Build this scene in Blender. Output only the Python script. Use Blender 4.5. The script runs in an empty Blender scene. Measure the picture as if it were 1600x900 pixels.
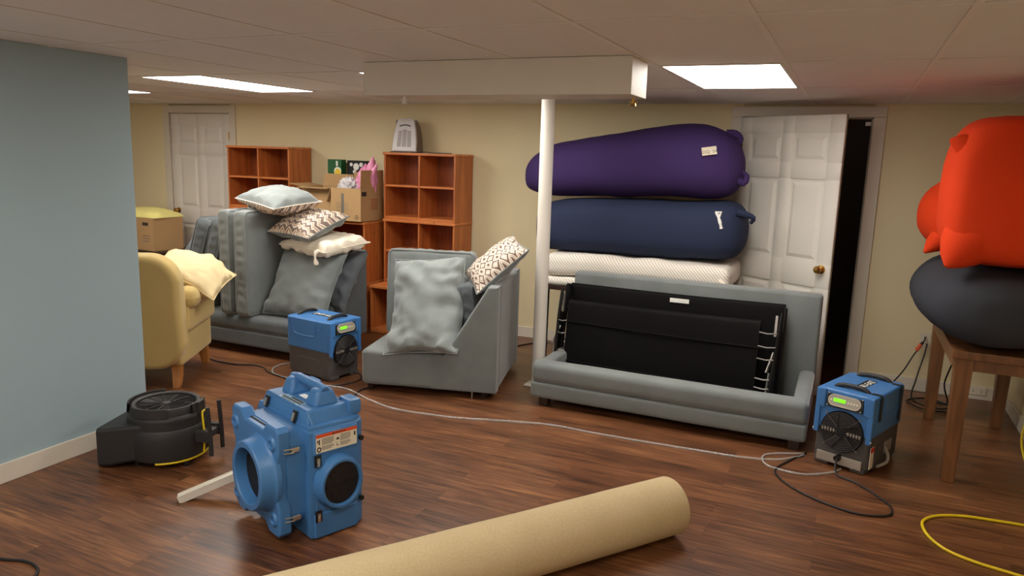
import bpy, bmesh, math, random
from math import sin, cos, pi, radians as R
from mathutils import Vector, Matrix, noise
random.seed(7)
S = bpy.context.scene
COL = S.collection

# ------------------------------------------------------------------ camera
FPX = 1160.17
CR = Vector((0.9097379, 0.41403464, 0.03085874))
CU = Vector((-0.10020888, 0.14683944, 0.98407132))
CF = Vector((-0.40290834, 0.8983393, -0.17507535))
cam_d = bpy.data.cameras.new('camera'); cam = bpy.data.objects.new('camera', cam_d); COL.objects.link(cam)
cam_d.sensor_width = 36; cam_d.lens = FPX / 1600 * 36; cam_d.clip_start = .05
cam.matrix_world = Matrix(((CR.x, CU.x, -CF.x, 0), (CR.y, CU.y, -CF.y, 0), (CR.z, CU.z, -CF.z, 1.68), (0, 0, 0, 1)))
S.camera = cam
# ------------------------------------------------------------------ world, exposure
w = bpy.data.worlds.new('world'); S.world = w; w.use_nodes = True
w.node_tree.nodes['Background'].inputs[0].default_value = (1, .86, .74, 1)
w.node_tree.nodes['Background'].inputs[1].default_value = 1.0  # added warm fill, enters where the front wall is left out, lifts the ceiling
S.view_settings.view_transform = 'Standard'
try: S.view_settings.look = 'None'
except Exception: pass
S.view_settings.gamma = 1; S.view_settings.use_curve_mapping = False
S.view_settings.exposure = 0.1
LIGHT = 14.0            # strength of the fluorescent diffusers

# ------------------------------------------------------------------ materials
def srgb(r, g, b):
    f = lambda c: (c / 255 / 12.92) if c / 255 <= .04045 else ((c / 255 + .055) / 1.055) ** 2.4
    return (f(r), f(g), f(b), 1)
def nmat(name):
    m = bpy.data.materials.new(name); m.use_nodes = True
    return m, m.node_tree, m.node_tree.nodes['Principled BSDF']
def mat(name, c, rough=.6, metal=0, var=.08, vs=6, bump=0, bs=60, sheen=0, spec=.5, coat=0):
    m, t, p = nmat(name); N, L = t.nodes, t.links
    p.inputs['Roughness'].default_value = rough; p.inputs['Metallic'].default_value = metal
    p.inputs['Specular IOR Level'].default_value = spec
    if coat: p.inputs['Coat Weight'].default_value = coat; p.inputs['Coat Roughness'].default_value = .15
    if sheen:
        p.inputs['Sheen Weight'].default_value = sheen; p.inputs['Sheen Roughness'].default_value = .4
    tc = N.new('ShaderNodeTexCoord')
    n = N.new('ShaderNodeTexNoise'); n.inputs['Scale'].default_value = vs; n.inputs['Detail'].default_value = 4
    L.new(tc.outputs['Object'], n.inputs['Vector'])
    mx = N.new('ShaderNodeMix'); mx.data_type = 'RGBA'
    mx.inputs[6].default_value = tuple(max(0, v * (1 - var * 2)) for v in c[:3]) + (1,)
    mx.inputs[7].default_value = tuple(min(1, v * (1 + var * 2)) for v in c[:3]) + (1,)
    L.new(n.outputs['Fac'], mx.inputs[0]); L.new(mx.outputs[2], p.inputs['Base Color'])
    if bump:
        n2 = N.new('ShaderNodeTexNoise'); n2.inputs['Scale'].default_value = bs; n2.inputs['Detail'].default_value = 3
        L.new(tc.outputs['Object'], n2.inputs['Vector'])
        b = N.new('ShaderNodeBump'); b.inputs['Strength'].default_value = bump; b.inputs['Distance'].default_value = .01
        L.new(n2.outputs['Fac'], b.inputs['Height']); L.new(b.outputs['Normal'], p.inputs['Normal'])
    return m
def mnode(t, op, a, b=None, c=None):
    n = t.nodes.new('ShaderNodeMath'); n.operation = op
    for i, v in enumerate((a, b, c)):
        if v is None: continue
        if isinstance(v, (int, float)): n.inputs[i].default_value = v
        else: t.links.new(v, n.inputs[i])
    return n.outputs[0]
def emis(name, c, s):
    m, t, p = nmat(name); p.inputs['Base Color'].default_value = c
    p.inputs['Emission Color'].default_value = c; p.inputs['Emission Strength'].default_value = s
    return m

def floor_mat():
    m, t, p = nmat('laminate'); N, L = t.nodes, t.links
    tc = N.new('ShaderNodeTexCoord')
    br = N.new('ShaderNodeTexBrick'); L.new(tc.outputs['Object'], br.inputs['Vector'])
    br.inputs['Scale'].default_value = 1; br.inputs['Brick Width'].default_value = 1.25
    br.inputs['Row Height'].default_value = .125; br.inputs['Mortar Size'].default_value = .0012
    br.inputs['Mortar Smooth'].default_value = .2; br.offset = .37; br.offset_frequency = 2
    br.inputs['Color1'].default_value = (0, 0, 0, 1); br.inputs['Color2'].default_value = (1, 1, 1, 1)
    br.inputs['Mortar'].default_value = (1, .86, .74, 1)
    mp = N.new('ShaderNodeMapping'); mp.inputs['Scale'].default_value = (1.5, 24, 1)
    sep = N.new('ShaderNodeCombineXYZ'); 
    ofs = mnode(t, 'MULTIPLY', br.outputs['Color'], 17.0); L.new(ofs, sep.inputs[2])
    va = N.new('ShaderNodeVectorMath'); va.operation = 'ADD'
    L.new(tc.outputs['Object'], va.inputs[0]); L.new(sep.outputs[0], va.inputs[1]); L.new(va.outputs[0], mp.inputs['Vector'])
    n = N.new('ShaderNodeTexNoise'); n.inputs['Scale'].default_value = 2.2; n.inputs['Detail'].default_value = 7; n.inputs['Distortion'].default_value = .8
    L.new(mp.outputs[0], n.inputs['Vector'])
    mp2 = N.new('ShaderNodeMapping'); mp2.inputs['Scale'].default_value = (1.2, 3, 1); L.new(va.outputs[0], mp2.inputs['Vector'])
    nb = N.new('ShaderNodeTexNoise'); nb.inputs['Scale'].default_value = 1.6; nb.inputs['Detail'].default_value = 3
    L.new(mp2.outputs[0], nb.inputs['Vector'])
    f = mnode(t, 'ADD', mnode(t, 'MULTIPLY', n.outputs['Fac'], .62), mnode(t, 'MULTIPLY', nb.outputs['Fac'], .38))
    f = mnode(t, 'ADD', f, mnode(t, 'MULTIPLY', mnode(t, 'SUBTRACT', br.outputs['Color'], .5), .07))
    cr = N.new('ShaderNodeValToRGB'); e = cr.color_ramp.elements
    e[0].position = .30; e[0].color = srgb(52, 31, 19); e[1].position = .72; e[1].color = srgb(164, 112, 70)
    k = cr.color_ramp.elements.new(.44); k.color = srgb(94, 58, 36)
    k = cr.color_ramp.elements.new(.56); k.color = srgb(119, 76, 47)
    L.new(f, cr.inputs[0])
    mx = N.new('ShaderNodeMix'); mx.data_type = 'RGBA'; mx.inputs[7].default_value = srgb(50, 30, 20)
    L.new(mnode(t, 'MULTIPLY', br.outputs['Fac'], .4), mx.inputs[0]); L.new(cr.outputs[0], mx.inputs[6]); L.new(mx.outputs[2], p.inputs['Base Color'])
    L.new(mnode(t, 'ADD', mnode(t, 'MULTIPLY', n.outputs['Fac'], .2), .24), p.inputs['Roughness'])
    b = N.new('ShaderNodeBump'); b.inputs['Strength'].default_value = .12; b.inputs['Distance'].default_value = .004
    L.new(mnode(t, 'SUBTRACT', mnode(t, 'MULTIPLY', n.outputs['Fac'], .5), br.outputs['Fac']), b.inputs['Height']); L.new(b.outputs[0], p.inputs['Normal'])
    return m
def wood(name, c1, c2, axis=2, rough=.4, sc=1.0):
    m, t, p = nmat(name); N, L = t.nodes, t.links
    tc = N.new('ShaderNodeTexCoord'); mp = N.new('ShaderNodeMapping')
    s = [16 * sc] * 3; s[axis] = 1.3 * sc; mp.inputs['Scale'].default_value = s
    L.new(tc.outputs['Object'], mp.inputs['Vector'])
    n = N.new('ShaderNodeTexNoise'); n.inputs['Scale'].default_value = 1.5; n.inputs['Detail'].default_value = 6; n.inputs['Distortion'].default_value = .5
    L.new(mp.outputs[0], n.inputs['Vector'])
    cr = N.new('ShaderNodeValToRGB'); cr.color_ramp.elements[0].position = .3; cr.color_ramp.elements[1].position = .72
    cr.color_ramp.elements[0].color = c1; cr.color_ramp.elements[1].color = c2
    v = N.new('ShaderNodeTexVoronoi'); v.inputs['Scale'].default_value = 5.5; L.new(tc.outputs['Object'], v.inputs['Vector'])
    kn = mnode(t, 'LESS_THAN', v.outputs['Distance'], .07)
    mx = N.new('ShaderNodeMix'); mx.data_type = 'RGBA'; mx.inputs[7].default_value = tuple(x * .45 for x in c1[:3]) + (1,)
    L.new(n.outputs['Fac'], cr.inputs[0]); L.new(cr.outputs[0], mx.inputs[6]); L.new(mnode(t, 'MULTIPLY', kn, .7), mx.inputs[0])
    L.new(mx.outputs[2], p.inputs['Base Color']); p.inputs['Roughness'].default_value = rough
    return m
def stripe_mat(name, base, dark, freq, kind='zig', third=None):
    """patterned cloth; pattern runs over the cloth's own UV"""
    m, t, p = nmat(name); N, L = t.nodes, t.links
    uv = N.new('ShaderNodeUVMap'); sp = N.new('ShaderNodeSeparateXYZ'); L.new(uv.outputs[0], sp.inputs[0])
    u, v = sp.outputs[0], sp.outputs[1]
    if kind == 'zig':
        z = mnode(t, 'PINGPONG', mnode(t, 'MULTIPLY', u, freq), .5)
        a = mnode(t, 'FRACT', mnode(t, 'ADD', mnode(t, 'MULTIPLY', v, freq * .9), mnode(t, 'MULTIPLY', z, .9)))
        f = mnode(t, 'GREATER_THAN', a, .55); g = mnode(t, 'MULTIPLY', mnode(t, 'GREATER_THAN', a, .25), mnode(t, 'LESS_THAN', a, .4))
    elif kind == 'diamond':
        a = mnode(t, 'ADD', mnode(t, 'ABSOLUTE', mnode(t, 'SUBTRACT', mnode(t, 'FRACT', mnode(t, 'MULTIPLY', u, freq)), .5)),
                  mnode(t, 'ABSOLUTE', mnode(t, 'SUBTRACT', mnode(t, 'FRACT', mnode(t, 'MULTIPLY', v, freq * .6)), .5)))
        a = mnode(t, 'FRACT', mnode(t, 'MULTIPLY', a, 2))
        f = mnode(t, 'GREATER_THAN', a, .62); g = mnode(t, 'MULTIPLY', mnode(t, 'GREATER_THAN', a, .3), mnode(t, 'LESS_THAN', a, .42))
    else:
        a = mnode(t, 'FRACT', mnode(t, 'MULTIPLY', mnode(t, 'ADD', u, mnode(t, 'MULTIPLY', v, .9)), freq))
        f = mnode(t, 'GREATER_THAN', a, .7); g = mnode(t, 'MULTIPLY', f, 0)
    mx = N.new('ShaderNodeMix'); mx.data_type = 'RGBA'; mx.inputs[6].default_value = base; mx.inputs[7].default_value = dark
    L.new(f, mx.inputs[0])
    m2 = N.new('ShaderNodeMix'); m2.data_type = 'RGBA'; m2.inputs[7].default_value = third or dark
    L.new(g, m2.inputs[0]); L.new(mx.outputs[2], m2.inputs[6]); L.new(m2.outputs[2], p.inputs['Base Color'])
    p.inputs['Roughness'].default_value = .85; p.inputs['Specular IOR Level'].default_value = .2
    return m

M = dict(
    wall=mat('cream paint', srgb(226, 212, 172), .75, var=.02, vs=1.5, bump=.05, bs=200),
    blue_wall=mat('blue paint', srgb(158, 180, 188), .7, var=.015, vs=1.5, bump=.04, bs=200),
    ceil=mat('ceiling tile', srgb(236, 233, 230), .9, var=.02, vs=3, bump=.15, bs=160),
    grid=mat('ceiling grid', srgb(240, 236, 230), .6, var=.01),
    white=mat('white paint', srgb(222, 217, 207), .45, var=.015, vs=2),
    trimw=mat('trim paint', srgb(216, 208, 192), .5, var=.03, vs=4),
    frame=mat('light frame', srgb(225, 222, 215), .5),
    dark=mat('closet shade', srgb(60, 45, 38), .8),  # dark colour stands in for the shade of the unlit closet
    brass=mat('brass', srgb(190, 150, 80), .25, 1),
    steel=mat('steel', srgb(180, 178, 172), .35, 1),
    velvet=mat('grey velvet', srgb(122, 128, 127), .8, var=.13, vs=5, bump=.15, bs=14, sheen=.5, spec=.2),
    velvetd=mat('dark grey velvet', srgb(98, 104, 107), .8, var=.13, vs=5, bump=.2, bs=12, sheen=.4, spec=.2),
    velvetl=mat('light grey velvet', srgb(150, 157, 156), .75, var=.12, vs=4, bump=.15, bs=14, sheen=.6, spec=.25),
    blackfab=mat('black fabric', srgb(9, 7, 8), .7, var=.2, vs=8, bump=.05, spec=.15),
    blackmet=mat('black metal', srgb(22, 20, 20), .4, .6),
    velvetm=mat('mid grey velvet', srgb(134, 141, 140), .8, var=.12, vs=5, bump=.15, bs=14, sheen=.5, spec=.2),
    feet=mat('dark foot', srgb(48, 32, 24), .4),
    ltsuede=mat('gold suede', srgb(205, 180, 118), .85, var=.05, vs=4, bump=.1, bs=40, sheen=.3, spec=.2),
    beige=mat('beige cloth', srgb(228, 208, 162), .8, var=.04, vs=5, bump=.1, bs=30, spec=.3),
    cream=mat('cream cloth', srgb(236, 226, 208), .8, var=.03, bump=.25, bs=25, spec=.3),
    legwood=wood('leg wood', srgb(150, 92, 40), srgb(196, 134, 70)),
    shelf=wood('pine stain', srgb(160, 84, 38), srgb(206, 122, 62)),
    shelfh=wood('pine stain across', srgb(178, 96, 44), srgb(222, 138, 74), axis=0),
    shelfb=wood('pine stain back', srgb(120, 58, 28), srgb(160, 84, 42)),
    tabw=wood('rustic table wood', srgb(96, 62, 34), srgb(134, 88, 52), sc=1.3),
    card=mat('cardboard', srgb(186, 150, 104), .85, var=.05, vs=5),
    cardd=mat('cardboard inside', srgb(150, 112, 76), .9, var=.05, vs=5),
    ink=mat('dark ink', srgb(60, 52, 48), .8), inkr=mat('faded red ink', srgb(176, 108, 74), .85),
    inkg=mat('grey ink', srgb(120, 115, 105), .8),
    yellowp=mat('yellow plastic sheet', srgb(250, 238, 150), .5, var=.04),
    pink=mat('pink plastic bag', srgb(236, 150, 190), .35, var=.12, vs=14, bump=.5, bs=20),
    wbag=mat('white plastic bag', srgb(214, 212, 214), .3, var=.08, vs=14, bump=.6, bs=20),
    green=mat('green card', srgb(24, 88, 44), .6), yel=mat('yellow print', srgb(236, 204, 50), .6),
    whitep=mat('white print', srgb(236, 236, 230), .6), blackp=mat('black print', srgb(20, 22, 20), .6),
    purple=mat('purple knit', srgb(62, 44, 92), .85, var=.06, vs=3, bump=.08, bs=40, spec=.2),
    navy=mat('navy knit', srgb(42, 50, 74), .85, var=.05, vs=3, bump=.08, bs=40, spec=.2),
    orange=mat('orange knit', srgb(222, 64, 22), .85, var=.04, vs=3, bump=.08, bs=40, spec=.2),
    char=mat('charcoal knit', srgb(56, 58, 64), .88, var=.05, vs=3, bump=.08, bs=40, spec=.2),
    hblue=mat('blue moulded plastic', srgb(68, 120, 174), .38, var=.03, vs=8, bump=.02, bs=120),
    dblue=mat('blue plastic shell', srgb(66, 122, 184), .42, var=.03, vs=8),
    dgrey=mat('grey plastic base', srgb(78, 74, 72), .6, var=.04, vs=8, bump=.05, bs=150),
    black=mat('black plastic', srgb(24, 23, 24), .45, var=.08),
    blackr=mat('black rough plastic', srgb(38, 36, 36), .55, var=.08, bump=.08, bs=200),
    void=mat('dark filter', srgb(12, 12, 18), .7, var=.3, vs=30, bump=.3, bs=60),
    silver=mat('silver panel', srgb(170, 162, 150), .4, .3),
    chrome=mat('latch metal', srgb(214, 210, 200), .35, .9),
    yellow=mat('yellow rubber', srgb(226, 196, 20), .45),
    cord=mat('black rubber cord', srgb(20, 18, 18), .5),
    label=mat('cream label', srgb(226, 216, 192), .5, var=.02),
    labelb=mat('pale blue label', srgb(146, 186, 206), .4, var=.06, vs=30),
    oran=mat('warning orange', srgb(222, 84, 36), .5),
    rug=None, heater=mat('heater plastic', srgb(206, 202, 204), .4, var=.02),
    heatd=mat('heater grey', srgb(120, 108, 98), .5), plate=mat('cover plate', srgb(216, 206, 186), .5),
    red=mat('red plastic', srgb(200, 40, 30), .5), orange_c=mat('orange plug', srgb(220, 90, 40), .5),
)
M['floor'] = floor_mat()
M['green_lcd'] = emis('green display', srgb(110, 235, 20), 1.0)
M['diff'] = emis('fluorescent diffuser', (1, .95, .88, 1), LIGHT)
M['zig'] = stripe_mat('zigzag cloth', srgb(232, 220, 206), srgb(136, 118, 108), 8, 'zig', srgb(170, 132, 96))
M['diam'] = stripe_mat('diamond cloth', srgb(224, 212, 198), srgb(120, 100, 88), 7, 'diamond', srgb(160, 140, 126))
M['tick'] = stripe_mat('striped cloth', srgb(240, 234, 222), srgb(188, 180, 172), 40, 'stripe')
def rug_mat():
    m, t, p = nmat('rug backing'); N, L = t.nodes, t.links
    tc = N.new('ShaderNodeTexCoord')
    wv = N.new('ShaderNodeTexWave'); wv.bands_direction = 'X'; wv.inputs['Scale'].default_value = 55; wv.inputs['Distortion'].default_value = .6
    L.new(tc.outputs['Object'], wv.inputs['Vector'])
    n = N.new('ShaderNodeTexNoise'); n.inputs['Scale'].default_value = 150; L.new(tc.outputs['Object'], n.inputs['Vector'])
    n2 = N.new('ShaderNodeTexNoise'); n2.inputs['Scale'].default_value = 4; L.new(tc.outputs['Object'], n2.inputs['Vector'])
    f = mnode(t, 'ADD', mnode(t, 'MULTIPLY', wv.outputs['Fac'], .22), mnode(t, 'ADD', mnode(t, 'MULTIPLY', n.outputs['Fac'], .5), mnode(t, 'MULTIPLY', n2.outputs['Fac'], .3)))
    mx = N.new('ShaderNodeMix'); mx.data_type = 'RGBA'; mx.inputs[6].default_value = srgb(166, 144, 102); mx.inputs[7].default_value = srgb(226, 206, 164)
    L.new(f, mx.inputs[0]); L.new(mx.outputs[2], p.inputs['Base Color']); p.inputs['Roughness'].default_value = .9
    b = N.new('ShaderNodeBump'); b.inputs['Strength'].default_value = .35; b.inputs['Distance'].default_value = .003
    L.new(f, b.inputs['Height']); L.new(b.outputs[0], p.inputs['Normal'])
    return m
M['rug'] = rug_mat()
def hose_mat():
    m, t, p = nmat('clear vinyl'); p.inputs['Base Color'].default_value = (.9, .9, .88, 1)
    p.inputs['Roughness'].default_value = .12; p.inputs['Transmission Weight'].default_value = .75; p.inputs['IOR'].default_value = 1.35
    return m
M['hose'] = hose_mat()

# ------------------------------------------------------------------ mesh helpers
class B:
    def __init__(s): s.bm = bmesh.new(); s.uv = s.bm.loops.layers.uv.new('UVMap')
    def _v(s, co): return s.bm.verts.new(co)
    def box(s, x0, x1, y0, y1, z0, z1, bev=0, seg=2, mx=None, taper=None):
        P = [(x0, y0, z0), (x1, y0, z0), (x1, y1, z0), (x0, y1, z0), (x0, y0, z1), (x1, y0, z1), (x1, y1, z1), (x0, y1, z1)]
        if taper:
            cx, cy = (x0 + x1) / 2, (y0 + y1) / 2
            P = [p if p[2] == z0 else (cx + (p[0] - cx) * taper[0], cy + (p[1] - cy) * taper[1], p[2]) for p in P]
        P = [Vector(p) for p in P]
        if mx: P = [mx @ p for p in P]
        v = [s._v(p) for p in P]
        F = [s.bm.faces.new([v[i] for i in q]) for q in ((0, 3, 2, 1), (4, 5, 6, 7), (0, 1, 5, 4), (1, 2, 6, 5), (2, 3, 7, 6), (3, 0, 4, 7))]
        if bev:
            E = list({e for f in F for e in f.edges})
            bmesh.ops.bevel(s.bm, geom=E, offset=bev, segments=seg, profile=.5, affect='EDGES', clamp_overlap=True)
        return s
    def prism(s, poly, plane, a0, a1, bev=0, seg=2, mx=None, holes=None):
        def P(u, v, a):
            q = {'xy': (u, v, a), 'xz': (u, a, v), 'yz': (a, u, v)}[plane]
            q = Vector(q); return mx @ q if mx else q
        n = len(poly)
        A = [s._v(P(u, v, a0)) for u, v in poly]; Bv = [s._v(P(u, v, a1)) for u, v in poly]
        F = [s.bm.faces.new(A[::-1]), s.bm.faces.new(Bv)]
        for i in range(n): F.append(s.bm.faces.new([A[i], A[(i + 1) % n], Bv[(i + 1) % n], Bv[i]]))
        bmesh.ops.recalc_face_normals(s.bm, faces=F)
        if bev:
            E = list({e for f in F[:2] for e in f.edges})
            bmesh.ops.bevel(s.bm, geom=E, offset=bev, segments=seg, profile=.5, affect='EDGES', clamp_overlap=True)
        return s
    def lathe(s, prof, o=(0, 0, 0), axis='z', n=32, closed=False, ang0=0, ang1=2 * pi, mx=None):
        o = Vector(o); rings = []
        full = abs(ang1 - ang0 - 2 * pi) < 1e-6; k = n if full else n + 1
        for r, h in prof:
            ring = []
            for i in range(k):
                a = ang0 + (ang1 - ang0) * i / n; c, d = r * cos(a), r * sin(a)
                q = {'z': (c, d, h), 'y': (c, h, d), 'x': (h, c, d)}[axis]; q = o + Vector(q)
                ring.append(s._v(mx @ q if mx else q))
            rings.append(ring)
        F = []
        m = len(prof)
        for j in range(m if closed else m - 1):
            a, b = rings[j], rings[(j + 1) % m]
            for i in range(k if full else k - 1):
                i2 = (i + 1) % k
                F.append(s.bm.faces.new([a[i], a[i2], b[i2], b[i]]))
        if not closed and full:
            if prof[0][0] > 1e-4: F.append(s.bm.faces.new(rings[0][::-1]))
            if prof[-1][0] > 1e-4: F.append(s.bm.faces.new(rings[-1]))
        bmesh.ops.recalc_face_normals(s.bm, faces=F)
        return s
    def cyl(s, p0, p1, r0, r1=None, n=20):
        p0, p1 = Vector(p0), Vector(p1); r1 = r0 if r1 is None else r1
        d = (p1 - p0).normalized(); a = d.orthogonal().normalized(); b = d.cross(a)
        A = [s._v(p0 + (a * cos(t) + b * sin(t)) * r0) for t in (2 * pi * i / n for i in range(n))]
        C = [s._v(p1 + (a * cos(t) + b * sin(t)) * r1) for t in (2 * pi * i / n for i in range(n))]
        F = [s.bm.faces.new(A[::-1]), s.bm.faces.new(C)] + [s.bm.faces.new([A[i], A[(i + 1) % n], C[(i + 1) % n], C[i]]) for i in range(n)]
        bmesh.ops.recalc_face_normals(s.bm, faces=F)
        return s
    def tube(s, pts, r, n=8, closed=False, smooth=0, rf=None):
        pts = [Vector(p) for p in pts]
        if smooth: pts = catmull(pts, smooth, closed)
        m = len(pts); rings = []; up = Vector((0, 0, 1)); prev = None
        for i, p in enumerate(pts):
            t = (pts[(i + 1) % m] - pts[i - 1]) if closed else (pts[min(i + 1, m - 1)] - pts[max(i - 1, 0)])
            t.normalize()
            if prev is None: a = t.orthogonal().normalized()
            else:
                a = prev - t * prev.dot(t)
                a = a.normalized() if a.length > 1e-6 else t.orthogonal().normalized()
            prev = a; b = t.cross(a); rr = r if rf is None else rf(i / (m - 1))
            rings.append([s._v(p + (a * cos(q) + b * sin(q)) * rr) for q in (2 * pi * j / n for j in range(n))])
        F = []
        for i in range(m if closed else m - 1):
            A, C = rings[i], rings[(i + 1) % m]
            for j in range(n): F.append(s.bm.faces.new([A[j], A[(j + 1) % n], C[(j + 1) % n], C[j]]))
        if not closed: F += [s.bm.faces.new(rings[0][::-1]), s.bm.faces.new(rings[-1])]
        bmesh.ops.recalc_face_normals(s.bm, faces=F)
        return s
    def rbox(s, c, h, r, bulge=(0, 0, 0), sub=8, wr=0, ws=3.0, mx=None, seed=0, fn=None):
        """rounded, optionally bulging box: centre c, half sizes h, radius r"""
        c = Vector(c); cache = {}
        def axis(hh):
            k = 4; e = [-hh + r * (1 - cos(pi / 2 * i / k)) for i in range(k)]
            mid = [-(hh - r) + 2 * (hh - r) * i / sub for i in range(sub + 1)]
            return e + mid + [-x for x in e[::-1]]
        ax = [axis(x) for x in h]; L = [len(a) for a in ax]
        def V(i, j, k):
            if (i, j, k) in cache: return cache[(i, j, k)]
            p = Vector((ax[0][i], ax[1][j], ax[2][k]))
            q = Vector([max(-(h[a] - r), min(h[a] - r, p[a])) for a in range(3)])
            d = p - q
            if d.length > 1e-9: p = q + d.normalized() * r
            nrm = [p[a] / h[a] for a in range(3)]; o = Vector(p)
            for a in range(3):
                b1, b2 = (a + 1) % 3, (a + 2) % 3
                o[a] += bulge[a] * nrm[a] * max(0, 1 - nrm[b1] ** 2) * max(0, 1 - nrm[b2] ** 2)
            if wr:
                nn = Vector(nrm).normalized()
                o += nn * wr * (noise.fractal(Vector((o.x, o.y, o.z)) * ws + Vector((seed, seed * 2, 0)), 1, 2, 3))
            if fn: o = fn(o)
            o = o + c
            v = s._v(mx @ o if mx else o); cache[(i, j, k)] = (v, (p.x + h[0], p.y + h[1], p.z + h[2])); return cache[(i, j, k)]
        def quad(a, uvp):
            vs = [V(*q) for q in a]
            f = s.bm.faces.new([v[0] for v in vs])
            for l, v in zip(f.loops, vs): l[s.uv].uv = (v[1][uvp[0]], v[1][uvp[1]])
            return f
        F = []
        for i in range(L[0] - 1):
            for j in range(L[1] - 1):
                F.append(quad([(i, j, 0), (i, j + 1, 0), (i + 1, j + 1, 0), (i + 1, j, 0)], (0, 1)))
                z = L[2] - 1; F.append(quad([(i, j, z), (i + 1, j, z), (i + 1, j + 1, z), (i, j + 1, z)], (0, 1)))
        for i in range(L[0] - 1):
            for k in range(L[2] - 1):
                F.append(quad([(i, 0, k), (i + 1, 0, k), (i + 1, 0, k + 1), (i, 0, k + 1)], (0, 2)))
                y = L[1] - 1; F.append(quad([(i, y, k), (i, y, k + 1), (i + 1, y, k + 1), (i + 1, y, k)], (0, 2)))
        for j in range(L[1] - 1):
            for k in range(L[2] - 1):
                F.append(quad([(0, j, k), (0, j, k + 1), (0, j + 1, k + 1), (0, j + 1, k)], (1, 2)))
                x = L[0] - 1; F.append(quad([(x, j, k), (x, j + 1, k), (x, j + 1, k + 1), (x, j, k + 1)], (1, 2)))
        return s
    def pillow(s, w, d, t, n=30, pinch=.07, wr=.01, ws=9, seed=0, fn=None, part=0, ex=2.4, pw=.5):
        """soft square pillow lying in xy; part 0 both faces, 1 upper only, -1 lower only"""
        G = {}
        def P(i, j, side):
            b = i in (0, n) or j in (0, n)
            key = (i, j, 0 if b else side)
            if key in G: return G[key]
            def rs(x): x = 2 * x / n - 1; return math.copysign(abs(x) ** .85, x) if abs(x) > 0 else 0
            u, v = rs(i), rs(j)
            x = w / 2 * u * (1 - pinch * (1 - v * v)); y = d / 2 * v * (1 - pinch * (1 - u * u))
            z = 0 if b else side * t / 2 * ((1 - abs(u) ** ex) * (1 - abs(v) ** ex)) ** pw
            e = max(abs(u), abs(v)); nv = Vector((x * ws + seed, y * ws + seed * 1.7, side * 3))
            if wr and not b:
                z += wr * noise.fractal(nv, 1, 2, 3) * (.4 + e)
                # puckers that run in from the seams
                a = x * 46 if abs(v) > abs(u) else y * 46
                z += side * wr * .9 * (e ** 4) * sin(a + 2.5 * noise.noise(nv * .6)) * (1 - e ** 14)
            p = Vector((x, y, z))
            if wr: p += Vector((noise.noise(nv * .7), noise.noise(nv * .7 + Vector((9, 9, 9))), 0)) * wr * .8
            if fn: p = fn(p)
            G[key] = s._v(p); return G[key]
        for side in ((1, -1) if part == 0 else (part,)):
            for i in range(n):
                for j in range(n):
                    ids = [(i, j), (i + 1, j), (i + 1, j + 1), (i, j + 1)]
                    if side < 0: ids = ids[::-1]
                    f = s.bm.faces.new([P(a, b, side) for a, b in ids])
                    for l, (a, b) in zip(f.loops, ids): l[s.uv].uv = (a / n, b / n)
        return s
    def loft(s, st, nu=40, ex=2.5, wr=.01, ws=3, seed=0, fn=None, sub=8):
        """closed soft body along x through stations (x, zc, hz, yc, hy)"""
        P = catmull([Vector(q[:3]) for q in st], sub); Q = catmull([Vector((q[0], q[3], q[4])) for q in st], sub)
        rings = []
        for p, q in zip(P, Q):
            ring = []
            for i in range(nu):
                a = 2 * pi * i / nu; c, d = cos(a), sin(a)
                yy = q.y + max(.001, q.z) * math.copysign(abs(c) ** (2 / ex), c); zz = p.y + max(.001, p.z) * math.copysign(abs(d) ** (2 / ex), d)
                v = Vector((p.x, yy, zz)); v += Vector((0, c, d)) * wr * noise.fractal(v * ws + Vector((seed, 0, 0)), 1, 2, 3)
                if fn: v = fn(v)
                ring.append(s._v(v))
            rings.append(ring)
        F = []
        for a, b in zip(rings, rings[1:]):
            for i in range(nu): F.append(s.bm.faces.new([a[i], a[(i + 1) % nu], b[(i + 1) % nu], b[i]]))
        F += [s.bm.faces.new(rings[0][::-1]), s.bm.faces.new(rings[-1])]
        bmesh.ops.recalc_face_normals(s.bm, faces=F)
        return s
    def blob(s, c, r, amp=.3, ws=5, seed=0, sub=4, sq=(1, 1, 1)):
        v0 = set(s.bm.verts)
        bmesh.ops.create_icosphere(s.bm, subdivisions=sub, radius=1)
        for v in s.bm.verts:
            if v in v0: continue
            q = v.co.copy(); k = 1 - amp * abs(noise.noise(q * ws * .4 + Vector((seed, 1, 2)))) * 1.6 + amp * .5 * noise.noise(q * ws + Vector((seed, 5, 1)))
            v.co = Vector(c) + Vector((q.x * r[0] * k, q.y * r[1] * k, q.z * r[2] * k))
        return s
    def text(s, txt, size, mx, ext=.0006):
        c = bpy.data.curves.new('t', 'FONT'); c.body = txt; c.size = size; c.extrude = ext; c.align_x = 'CENTER'; c.align_y = 'CENTER'
        o = bpy.data.objects.new('t', c); me = bpy.data.meshes.new_from_object(o)
        me.transform(mx); s.bm.from_mesh(me); bpy.data.objects.remove(o); bpy.data.curves.remove(c); bpy.data.meshes.remove(me)
        return s
    def build(s, name, m, parent=None, ang=38, label=None, mods=None):
        me = bpy.data.meshes.new(name)
        for f in s.bm.faces: f.smooth = True
        for e in s.bm.edges:
            if len(e.link_faces) == 2 and e.calc_face_angle(0) > R(ang): e.smooth = False
        s.bm.to_mesh(me); s.bm.free()
        me.materials.append(M[m] if isinstance(m, str) else m)
        o = bpy.data.objects.new(name, me); COL.objects.link(o)
        wn = o.modifiers.new('wn', 'WEIGHTED_NORMAL'); wn.keep_sharp = True
        if parent: o.parent = parent
        if label: o['label'] = label
        return o
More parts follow.
